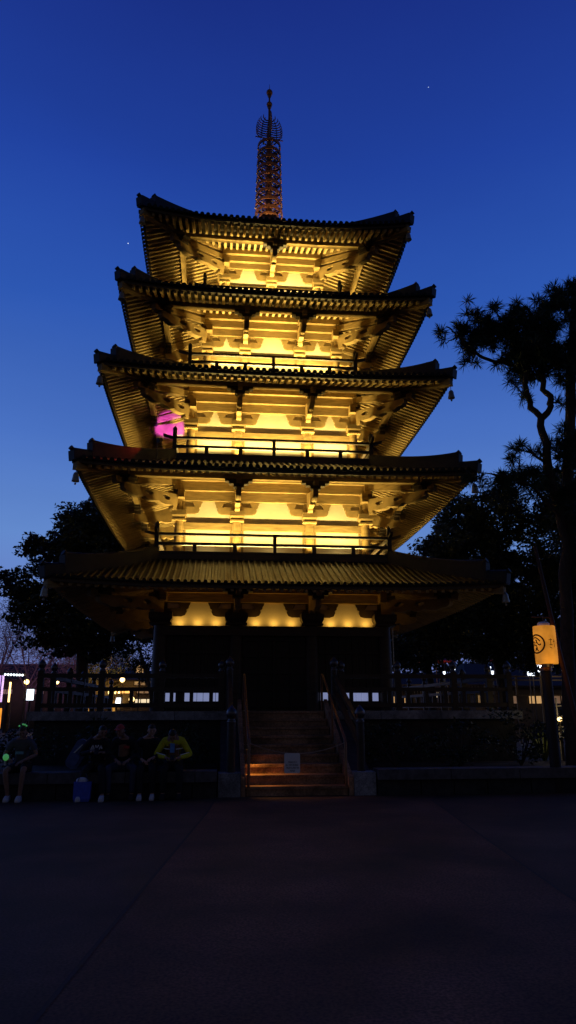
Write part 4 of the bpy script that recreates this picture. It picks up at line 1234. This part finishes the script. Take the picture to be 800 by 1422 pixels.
# ------------------------------------------------------------------ people seated on the left wall
def skin_mesh(nodes, edges, sub=2, root=None):
    """nodes: list of (pos, (rx, ry)); one continuous tapered surface grown by the Skin modifier"""
    me = bpy.data.meshes.new('skin'); me.from_pydata([n[0] for n in nodes], edges, []); me.update()
    ob = bpy.data.objects.new('skin', me); COL.objects.link(ob)
    md = ob.modifiers.new('s', 'SKIN'); md.use_smooth_shade = True
    for i, n in enumerate(nodes):
        sv = me.skin_vertices[0].data[i]; r = n[1]
        sv.radius = (r, r) if not isinstance(r, tuple) else r
        sv.use_root = (i == (root or 0))
    m2 = ob.modifiers.new('u', 'SUBSURF'); m2.levels = sub; m2.render_levels = sub
    dg = bpy.context.evaluated_depsgraph_get(); dg.update()
    out = bpy.data.meshes.new_from_object(ob.evaluated_get(dg))
    bpy.data.objects.remove(ob); bpy.data.meshes.remove(me)
    return out
def to_mb(mb, me):
    mb.add([v.co.copy() for v in me.vertices], [tuple(p.vertices) for p in me.polygons], True); bpy.data.meshes.remove(me)

SK = {}
def cloth(name, c, r=.8):
    if name not in SK: SK[name] = mat(name, c, r, .15, 12, bump=.25, dist=.004)
    return SK[name]
def person(x, label, skin, top, legs, shoe, hair, sleeve=1.0, lean=.12, head=(0, .1), elbows=None, hands=None, knees=None, feet=None, long_legs=True, hairlen=0, seat_y=-9.12, top_name='shirt'):
    """local frame: origin on the ground under the seat point, facing -y; hips rest on the cap stone at z = .48"""
    t = tag(empty('person', (x, seat_y, 0)), label, 'person', 'people resting on the low wall')
    J = {}
    J['pel'] = V3((0, .0, .585)); J['sp'] = V3((0, -lean * .25, .78)); J['ch'] = V3((0, -lean * .75, .97)); J['ub'] = V3((0, -lean * .95, 1.06)); J['nk'] = V3((0, -lean * 1.15, 1.12))
    hc = V3((head[0] * .3, -lean * 1.25 - head[1] * .55, 1.255 - head[1] * .25))
    elbows = elbows or [(-.30, -.16, .80), (.30, -.16, .80)]
    hands = hands or [(-.12, -.42, .72), (.12, -.42, .72)]
    knees = knees or [(-.15, -.46, .545), (.15, -.46, .545)]
    feet = feet or [(-.15, -.44, .07), (.15, -.44, .07)]
    # --- body: one skin
    N = []; E = []
    def nd(p, r): N.append((tuple(p), r)); return len(N) - 1
    def ln(a, b): E.append((a, b))
    a = nd(J['pel'], (.135, .10)); b = nd(J['sp'], (.115, .09)); c = nd(J['ch'], (.135, .10)); u = nd(J['ub'], (.10, .085)); n = nd(J['nk'], .052); h0 = nd(J['nk'].lerp(hc, .55), .05)
    for p, q in ((a, b), (b, c), (c, u), (u, n), (n, h0)): ln(p, q)
    for s in (0, 1):
        sx = -1 if s == 0 else 1
        sh = V3((sx * .165, -lean * .85, 1.03)); el = V3(elbows[s]); wr = V3(hands[s])
        i0 = nd(sh, .058); i1 = nd(sh.lerp(el, .5), .046); i2 = nd(el, .038); i3 = nd(el.lerp(wr, .45), .036); i4 = nd(wr, .024)
        ln(u, i0); ln(i0, i1); ln(i1, i2); ln(i2, i3); ln(i3, i4)
        d = (wr - el).normalized(); side = d.cross(V3((0, 0, 1))).normalized(); dn = V3((0, 0, -1))
        pm_ = nd(wr + d * .05, (.030, .017)); ln(i4, pm_)
        for f in range(4):
            o = (f - 1.5) * .019; L = (.062, .072, .068, .052)[f]
            k1 = nd(wr + d * .085 + side * o, .0095); k2 = nd(wr + d * (.085 + L * .5) + side * o * 1.05 + dn * .014, .0085); k3 = nd(wr + d * (.085 + L * .8) + side * o + dn * .042, .007)
            ln(pm_, k1); ln(k1, k2); ln(k2, k3)
        k1 = nd(wr + d * .03 - side * sx * .036 + dn * .008, .0105); k2 = nd(wr + d * .065 - side * sx * .046 + dn * .022, .008); ln(i4, k1); ln(k1, k2)
        hp = V3((sx * .09, -.04, .575)); kn = V3(knees[s]); ft = V3(feet[s])
        j0 = nd(hp, .088); j1 = nd(hp.lerp(kn, .5), .074); j2 = nd(kn, .056); j3 = nd(kn.lerp(ft, .35), .054); j4 = nd(ft + V3((0, 0, .02)), .036); j5 = nd(ft + V3((0, -.12, -.03)), .032)
        ln(a, j0); ln(j0, j1); ln(j1, j2); ln(j2, j3); ln(j3, j4); ln(j4, j5)
    mb = MB(); to_mb(mb, skin_mesh(N, E, 2))
    Rh = Matrix.Rotation(head[1] * 1.6, 3, 'X') @ Matrix.Rotation(head[0], 3, 'Z')
    # head: skull narrowing to the chin, nose, brow, ears, lips
    prof = MB(); prof.ball((0, 0, 0), (.076, .092, .112), 20, 16)
    hv = []
    for v in prof.v:
        v = V3(v)
        if v.z < 0: k = 1 - .30 * (-v.z / .112) ** 1.5; v.x *= k; v.y = v.y * (1 - .12 * (-v.z / .112)) - .012 * (-v.z / .112)
        hv.append(v)
    def hp_(p): return Rh @ V3(p) + hc
    mb.add([hp_(v) for v in hv], prof.f, True)
    q = MB(); q.ball((0, -.094, -.018), (.012, .018, .026), 8, 6); q.ball((-.077, .008, -.01), (.010, .020, .030), 8, 6); q.ball((.077, .008, -.01), (.010, .020, .030), 8, 6)
    q.ball((0, -.082, -.064), (.024, .010, .008), 8, 6); q.ball((0, -.084, .022), (.050, .010, .008), 8, 6); q.ball((0, -.070, -.094), (.024, .018, .016), 8, 6)
    mb.add([hp_(v) for v in q.v], q.f, True)
    mb.build('body', skin, t)
    eb_ = MB()
    for sx in (-1, 1): eb_.ball(hp_((sx * .031, -.084, .004)), .010, 8, 6)
    eb_.build('eyes', cloth('eye_dark', (.03, .02, .02), .3), t)
    # hair
    hm = MB(); hb = MB(); hb.ball((0, 0, 0), (.084, .100, .118), 20, 16)
    keep = []
    for f in hb.f:
        cz = sum(hb.v[i][2] for i in f) / len(f); cy = sum(hb.v[i][1] for i in f) / len(f)
        if cz > .045 or (cy > .0 and cz > -.05 - hairlen): keep.append(f)
    hm.add([hp_(V3(v) + V3((0, .006, .004))) for v in hb.v], keep, True)
    if hairlen: hm.tube([hp_((0, .075, .02)), hp_((0, .10, -.07)), hp_((0, .085, -.10 - hairlen))], [.06, .055, .02], 10)
    hm.build('hair', hair, t)
    # top garment
    N = []; E = []
    g_ = .016
    a = nd(J['pel'] + V3((0, 0, -.01)), (.158, .122)); b = nd(J['sp'], (.138, .112)); c = nd(J['ch'], (.155, .118)); u = nd(J['ub'], (.115, .10)); n = nd(J['nk'] + V3((0, 0, -.02)), .066)
    for p, q_ in ((a, b), (b, c), (c, u), (u, n)): ln(p, q_)
    for s in (0, 1):
        sx = -1 if s == 0 else 1
        sh = V3((sx * .170, -lean * .85, 1.03)); el = V3(elbows[s]); wr = V3(hands[s])
        i0 = nd(sh, .076); i1 = nd(sh.lerp(el, .5), .064); ln(u, i0); ln(i0, i1)
        i2 = nd(sh.lerp(el, .72 if sleeve < .6 else 1), .056); ln(i1, i2)
        if sleeve >= .6: i3 = nd(el.lerp(wr, .5), .050); i4 = nd(el.lerp(wr, .93), .040); ln(i2, i3); ln(i3, i4)
    tb_ = MB(); to_mb(tb_, skin_mesh(N, E, 2)); top_o = tb_.build(top_name, top, t)
    # trousers or shorts
    N = []; E = []
    a = nd(J['pel'] + V3((0, 0, .0)), (.150, .116))
    for s in (0, 1):
        sx = -1 if s == 0 else 1
        hp = V3((sx * .09, -.04, .575)); kn = V3(knees[s]); ft = V3(feet[s])
        j0 = nd(hp, .104); j1 = nd(hp.lerp(kn, .5), .092); ln(a, j0); ln(j0, j1)
        if long_legs:
            j2 = nd(kn, .077); j3 = nd(kn.lerp(ft, .45), .070); j4 = nd(kn.lerp(ft, .93), .058); ln(j1, j2); ln(j2, j3); ln(j3, j4)
        else:
            j2 = nd(hp.lerp(kn, .86), .080); ln(j1, j2)
    tb_ = MB(); to_mb(tb_, skin_mesh(N, E, 2)); tb_.build('trousers' if long_legs else 'shorts', legs, t)
    for s in (0, 1):
        ft = V3(feet[s]); sm_ = MB()
        out = [(-.036, .07), (.036, .07), (.045, -.05), (.046, -.13), (.03, -.185), (-.03, -.185), (-.046, -.13), (-.045, -.05)]
        lv = []
        for zz, k, dy in ((-.07, 1.0, 0), (-.045, 1.06, 0), (-.005, .92, .01), (.035, .72, .035)):
            lv += [V3((ft.x + px_ * k, ft.y + (py_ * (1 if zz < 0 else .55 if py_ < 0 else 1)) + (dy if zz > 0 else 0) * 0, max(.004, ft.z + zz))) for px_, py_ in out]
        fs = [tuple(reversed(range(8))), tuple(range(24, 32))] + [(r * 8 + i, r * 8 + (i + 1) % 8, r * 8 + 8 + (i + 1) % 8, r * 8 + 8 + i) for r in range(3) for i in range(8)]
        sm_.add(lv, fs, True); sm_.build('shoe', shoe, t)
    return t, hc, Rh, J

skA = cloth('skin_light', (.50, .30, .22), .6); skB = cloth('skin_tan', (.34, .19, .13), .6)
hairD = cloth('hair_dark', (.02, .015, .012), .5); hairB = cloth('hair_brown', (.07, .04, .02), .5)
blk = cloth('black_cloth', (.018, .018, .022)); navy = cloth('navy_denim', (.045, .055, .10)); white = cloth('white_shoe', (.7, .7, .75)); grey = cloth('grey_cloth', (.10, .10, .12))
yel = cloth('hi_vis_yellow', (.62, .60, .02)); bluec = cloth('sky_blue_cloth', (.12, .30, .62)); redc = cloth('red_cloth', (.45, .06, .05)); silver = cloth('silver_tape', (.75, .78, .70), .35)

# 1: far left, glowing green headband, green toy on the lap, bare knees
p, hc, Rh, J = person(-5.28, 'person in dark top and shorts with a glowing green headband, leftmost on the low wall', skB, grey, blk, white, hairB, sleeve=.4, lean=.14, head=(.1, .18), hands=[(-.14, -.40, .74), (.10, -.40, .70)], knees=[(-.17, -.47, .55), (.15, -.47, .55)], feet=[(-.10, -.40, .07), (.12, -.44, .07)], long_legs=False, hairlen=.05)
mb = MB(); pts = [hc + Rh @ V3((.09 * cos(i * pi / 8), .012, .10 * sin(i * pi / 8) + .035)) for i in range(9)]; mb.tube(pts, .010, 6); hb_ = mb.build('headband', blk, p)
mb = MB()
for i in (2, 3, 4, 6): mb.ball(pts[i] + V3((0, -.01, .012)), .017, 8, 6)
mb.build('headband_light', M['e_green'], hb_)
mb = MB(); mb.lathe([(.02, 0), (.045, .02), (.058, .06), (.045, .10), (.01, .12)], (-5.28 - .19, -9.12 - .44, .715), 10); o = mb.build('glow_toy', M['e_green']); tag(o, 'small glowing green toy held on the lap of the leftmost seated person', 'toy')
mb = MB(); mb.lathe([(.022, -.10), (.02, -.02)], (-5.28 - .19, -9.12 - .44, .735), 8); mb.build('handle', cloth('cream_plastic', (.6, .6, .5)), o)
mb = MB(); mb.box((0, -.262, .84), (.15, .006, .05)); mb.build('shirt_print', cloth('pale_blue_print', (.2, .38, .5)), p)

# 2: black hoodie with a white print
p, hc, Rh, J = person(-3.86, 'person in a black hoodie with white chest lettering, holding a phone', skB, blk, blk, white, hairD, lean=.16, head=(.35, .16), hands=[(-.06, -.40, .86), (.14, -.38, .84)], elbows=[(-.30, -.14, .80), (.31, -.16, .80)], feet=[(-.22, -.50, .07), (.20, -.55, .07)])
mb = MB()
for pts in ([(-.11, .86), (-.07, .95), (-.045, .87)], [(-.10, .865), (-.055, .895)], [(-.02, .95), (.0, .87), (.035, .95)], [(.05, .87), (.08, .94), (.10, .88)]):
    for a_, b_ in zip(pts[:-1], pts[1:]): mb.bar((a_[0], -.268, a_[1] + .02), (b_[0], -.268, b_[1] + .02), .012, .022)
mb.build('chest_print', cloth('white_print', (.75, .76, .82)), p)
mb = MB(); mb.box((0, 0, 0), (.075, .009, .15), Matrix.Rotation(-.7, 3, 'X')); o = mb.build('phone', blk); o.location = (-3.86 + .04, -9.12 - .50, .87); tag(o, 'dark phone held up by the person in the black hoodie', 'phone')

# 3: dark clothes with red cap and red print, wide jeans
p, hc, Rh, J = person(-3.36, 'person in dark top and wide blue jeans with a red cap, knees spread', skB, blk, navy, blk, hairD, lean=.18, head=(-.25, .12), knees=[(-.24, -.44, .56), (.24, -.44, .56)], feet=[(-.22, -.40, .07), (.22, -.40, .07)], hands=[(-.10, -.40, .70), (.12, -.40, .70)])
mb = MB(); cb_ = MB(); cb_.ball((0, 0, 0), (.088, .104, .120), 16, 10)
mb.add([hc + Rh @ (V3(v) + V3((0, .004, .012))) for v in cb_.v], [f for f in cb_.f if sum(cb_.v[i][2] for i in f) / len(f) > .04], True)
mb.add([hc + Rh @ V3(v) for v in ((-.07, -.08, .055), (.07, -.08, .055), (.05, -.17, .045), (-.05, -.17, .045), (-.07, -.08, .063), (.07, -.08, .063), (.05, -.17, .053), (-.05, -.17, .053))], [(3, 2, 1, 0), (4, 5, 6, 7), (0, 1, 5, 4), (1, 2, 6, 5), (2, 3, 7, 6), (3, 0, 4, 7)])
mb.build('cap', redc, p)
mb = MB(); mb.box((.06, -.282, .93), (.11, .006, .05)); mb.build('shirt_print', redc, p)

# 4: slim figure with white-soled shoes
p, hc, Rh, J = person(-2.90, 'slim person in dark clothes with white shoes, left of the yellow jacket', skA, blk, blk, white, hairD, lean=.12, head=(.2, .10), hands=[(-.08, -.34, .70), (.12, -.36, .74)], knees=[(-.10, -.46, .55), (.12, -.46, .55)], feet=[(-.09, -.46, .07), (.14, -.42, .07)], hairlen=.08)

# 5: yellow hi-vis jacket, head bowed
p, hc, Rh, J = person(-2.42, 'person in a bright yellow reflective jacket, head bowed over the hands', skB, yel, blk, blk, hairD, lean=.24, head=(0, .42), elbows=[(-.33, -.20, .78), (.34, -.20, .78)], hands=[(-.10, -.46, .74), (.12, -.46, .74)], top_name='jacket')
mb = MB(); mb.box((0, 0, 0), (.085, .02, .20), Matrix.Rotation(-.22, 3, 'X')); o = mb.build('undershirt', bluec, p); o.location = (-.01, -.300, .92)
for sx in (-1, 1):
    mb = MB(); mb.tube([(sx * .06, -.318, .885), (sx * .15, -.275, .895), (sx * .185, -.20, .90)], .011, 6); mb.build('reflective_band', silver, p)
    mb = MB(); a_ = V3((sx * .33, -.20, .78)); b_ = V3((-.10 if sx < 0 else .12, -.46, .74)); mb.tube([a_.lerp(b_, .1) + V3((0, -.03, .045)), a_.lerp(b_, .85) + V3((0, -.02, .04))], .010, 6); mb.build('reflective_band', silver, p)
mb = MB(); mb.box((0, 0, 0), (.075, .009, .15), Matrix.Rotation(-1.0, 3, 'X')); o = mb.build('phone', blk); o.location = (-2.41, -9.12 - .55, .75); tag(o, 'dark phone in the hands of the person in the yellow jacket', 'phone')

# things beside them
t = tag(empty('backpack', (-4.30, -9.16, .49)), 'slanting blue backpack leaning on the low wall beside the black hoodie', 'bag')
R_ = Matrix.Rotation(radians(28), 4, 'Y')
bl = cloth('blue_nylon', (.07, .12, .30), .55)
pm = plate_mesh('pack_body', rrect(.26, .56, .10, 5), [], .16, bl); meshobj('pack_body', pm, t, Matrix.Translation((.06, 0, .31)) @ R_ @ Matrix.Rotation(pi / 2, 4, 'X'))
pm = plate_mesh('pocket', rrect(.20, .22, .06, 4), [], .05, bl); meshobj('pocket', pm, t, Matrix.Translation((.0, -.105, .22)) @ R_ @ Matrix.Rotation(pi / 2, 4, 'X'))
mb = MB(); mb.tube([R_ @ V3((-.13, -.05, .08)) + V3((0, 0, .02)), R_ @ V3((-.15, -.11, .3)), R_ @ V3((-.08, -.06, .54))], .014, 6); mb.build('strap', silver, t)
t = tag(empty('shopping_bag', (-4.02, -9.66, 0)), 'bright blue shopping bag with a white top on the ground before the wall', 'bag')
mb = MB(); vs = []
for z, wx, wy in ((.004, .13, .08), (.05, .145, .09), (.34, .155, .06)):
    vs += [(-wx, -wy, z), (wx, -wy, z), (wx, wy, z), (-wx, wy, z)]
mb.add(vs, [(3, 2, 1, 0)] + [(r * 4 + i, r * 4 + (i + 1) % 4, r * 4 + 4 + (i + 1) % 4, r * 4 + 4 + i) for r in range(2) for i in range(4)] + [(8, 9, 10, 11)])
mb.build('bag_body', cloth('royal_blue', (.06, .12, .62), .6), t)
mb = MB(); mb.ball((-.02, 0, .36), (.11, .05, .06), 12, 8); mb.build('paper_wrap', cloth('white_paper', (.75, .77, .85)), t)
for sy in (-.04, .04):
    mb = MB(); mb.tube([(-.09, sy, .33), (-.05, sy, .48), (.05, sy, .48), (.09, sy, .33)], .008, 6); mb.build('handle', navy, t)
# ------------------------------------------------------------------ dusk sky
wd = bpy.data.worlds.new('World'); sc.world = wd; wd.use_nodes = True
nt = wd.node_tree; N = nt.nodes; L = nt.links
bg = N['Background']
tc = N.new('ShaderNodeTexCoord'); sx = N.new('ShaderNodeSeparateXYZ'); L.new(tc.outputs['Generated'], sx.inputs['Vector'])
rp = N.new('ShaderNodeValToRGB'); L.new(sx.outputs['Z'], rp.inputs['Fac'])
def S(c): return tuple(((x / 255 + .055) / 1.055) ** 2.4 if x > 10 else x / 255 / 12.92 for x in c)
stops = [(0.0, (96, 104, 158)), (.10, (104, 124, 190)), (.23, (96, 134, 200)), (.36, (72, 112, 192)), (.52, (44, 86, 176)), (.66, (31, 64, 156)), (.79, (24, 46, 130)), (1.0, (16, 30, 92))]
el = rp.color_ramp.elements
while len(el) < len(stops): el.new(.5)
for e, (p, c) in zip(el, stops): e.position = p; e.color = (*S(c), 1)
# the sky opposite the afterglow (behind the viewer) is darker
mr = N.new('ShaderNodeMapRange'); mr.inputs['From Min'].default_value = -.5; mr.inputs['From Max'].default_value = .45
L.new(sx.outputs['Y'], mr.inputs['Value'])
tn = N.new('ShaderNodeMix'); tn.data_type = 'RGBA'; tn.inputs[6].default_value = (.40, .21, .10, 1); tn.inputs[7].default_value = (1, 1, 1, 1)
L.new(mr.outputs['Result'], tn.inputs['Factor'])
sky = N.new('ShaderNodeTexSky'); sky.sky_type = 'NISHITA'; sky.sun_disc = False; sky.sun_elevation = radians(-4); sky.sun_rotation = radians(-12)
ml = N.new('ShaderNodeMix'); ml.data_type = 'RGBA'; ml.blend_type = 'MULTIPLY'; ml.inputs['Factor'].default_value = 1
L.new(rp.outputs['Color'], ml.inputs[6]); L.new(tn.outputs[2], ml.inputs[7])
ad = N.new('ShaderNodeMix'); ad.data_type = 'RGBA'; ad.blend_type = 'ADD'; ad.inputs['Factor'].default_value = .02
L.new(ml.outputs[2], ad.inputs[6]); L.new(sky.outputs['Color'], ad.inputs[7])
hz = N.new('ShaderNodeTexNoise'); hz.inputs['Scale'].default_value = 1.6; hz.inputs['Detail'].default_value = 5
hm_ = N.new('ShaderNodeMapping'); hm_.inputs['Scale'].default_value = (1, 1, 3.5); L.new(tc.outputs['Generated'], hm_.inputs['Vector']); L.new(hm_.outputs['Vector'], hz.inputs['Vector'])
hr = N.new('ShaderNodeMapRange'); hr.inputs['From Min'].default_value = .3; hr.inputs['From Max'].default_value = .7; hr.inputs['To Min'].default_value = .94; hr.inputs['To Max'].default_value = 1.06
L.new(hz.outputs['Fac'], hr.inputs['Value'])
hx = N.new('ShaderNodeMix'); hx.data_type = 'RGBA'; hx.blend_type = 'MULTIPLY'; hx.inputs['Factor'].default_value = 1
L.new(ad.outputs[2], hx.inputs[6]); L.new(hr.outputs['Result'], hx.inputs[7]); L.new(hx.outputs[2], bg.inputs['Color']); bg.inputs['Strength'].default_value = 1.0

wd.cycles.sampling_method = 'NONE'      # a smooth sky needs no sampling map
# ------------------------------------------------------------------ camera
C_ = V3((-1.604, -23.754, 1.6)); pit, yaw, rol = 0.27537, 0.09846, -0.0026
fw = V3((sin(yaw) * cos(pit), cos(yaw) * cos(pit), sin(pit))); r0 = V3((cos(yaw), -sin(yaw), 0)); u0 = r0.cross(fw)
r_ = r0 * cos(rol) + u0 * sin(rol); u_ = u0 * cos(rol) - r0 * sin(rol)
cam = bpy.data.cameras.new('camera'); cam.sensor_fit = 'VERTICAL'; cam.sensor_height = 24; cam.sensor_width = 13.5; cam.lens = 974.056 / 1422 * 24; cam.clip_end = 5000; cam.clip_start = .1
co = bpy.data.objects.new('camera', cam); COL.objects.link(co)
mm = Matrix.Identity(4)
for i in range(3): mm[i][0] = r_[i]; mm[i][1] = u_[i]; mm[i][2] = -fw[i]; mm[i][3] = C_[i]
co.matrix_world = mm
sc.camera = co
sc.view_settings.view_transform = 'Standard'; sc.view_settings.look = 'None'; sc.view_settings.exposure = 0; sc.view_settings.gamma = 1; sc.view_settings.use_curve_mapping = False
sc.cycles.max_bounces = 8; sc.cycles.diffuse_bounces = 5; sc.cycles.glossy_bounces = 3
sc.cycles.sample_clamp_indirect = 1.5
sc.cycles.use_adaptive_sampling = False
sc.cycles.use_denoising = True
try: sc.cycles.denoiser = 'OPENIMAGEDENOISE'
except Exception: pass
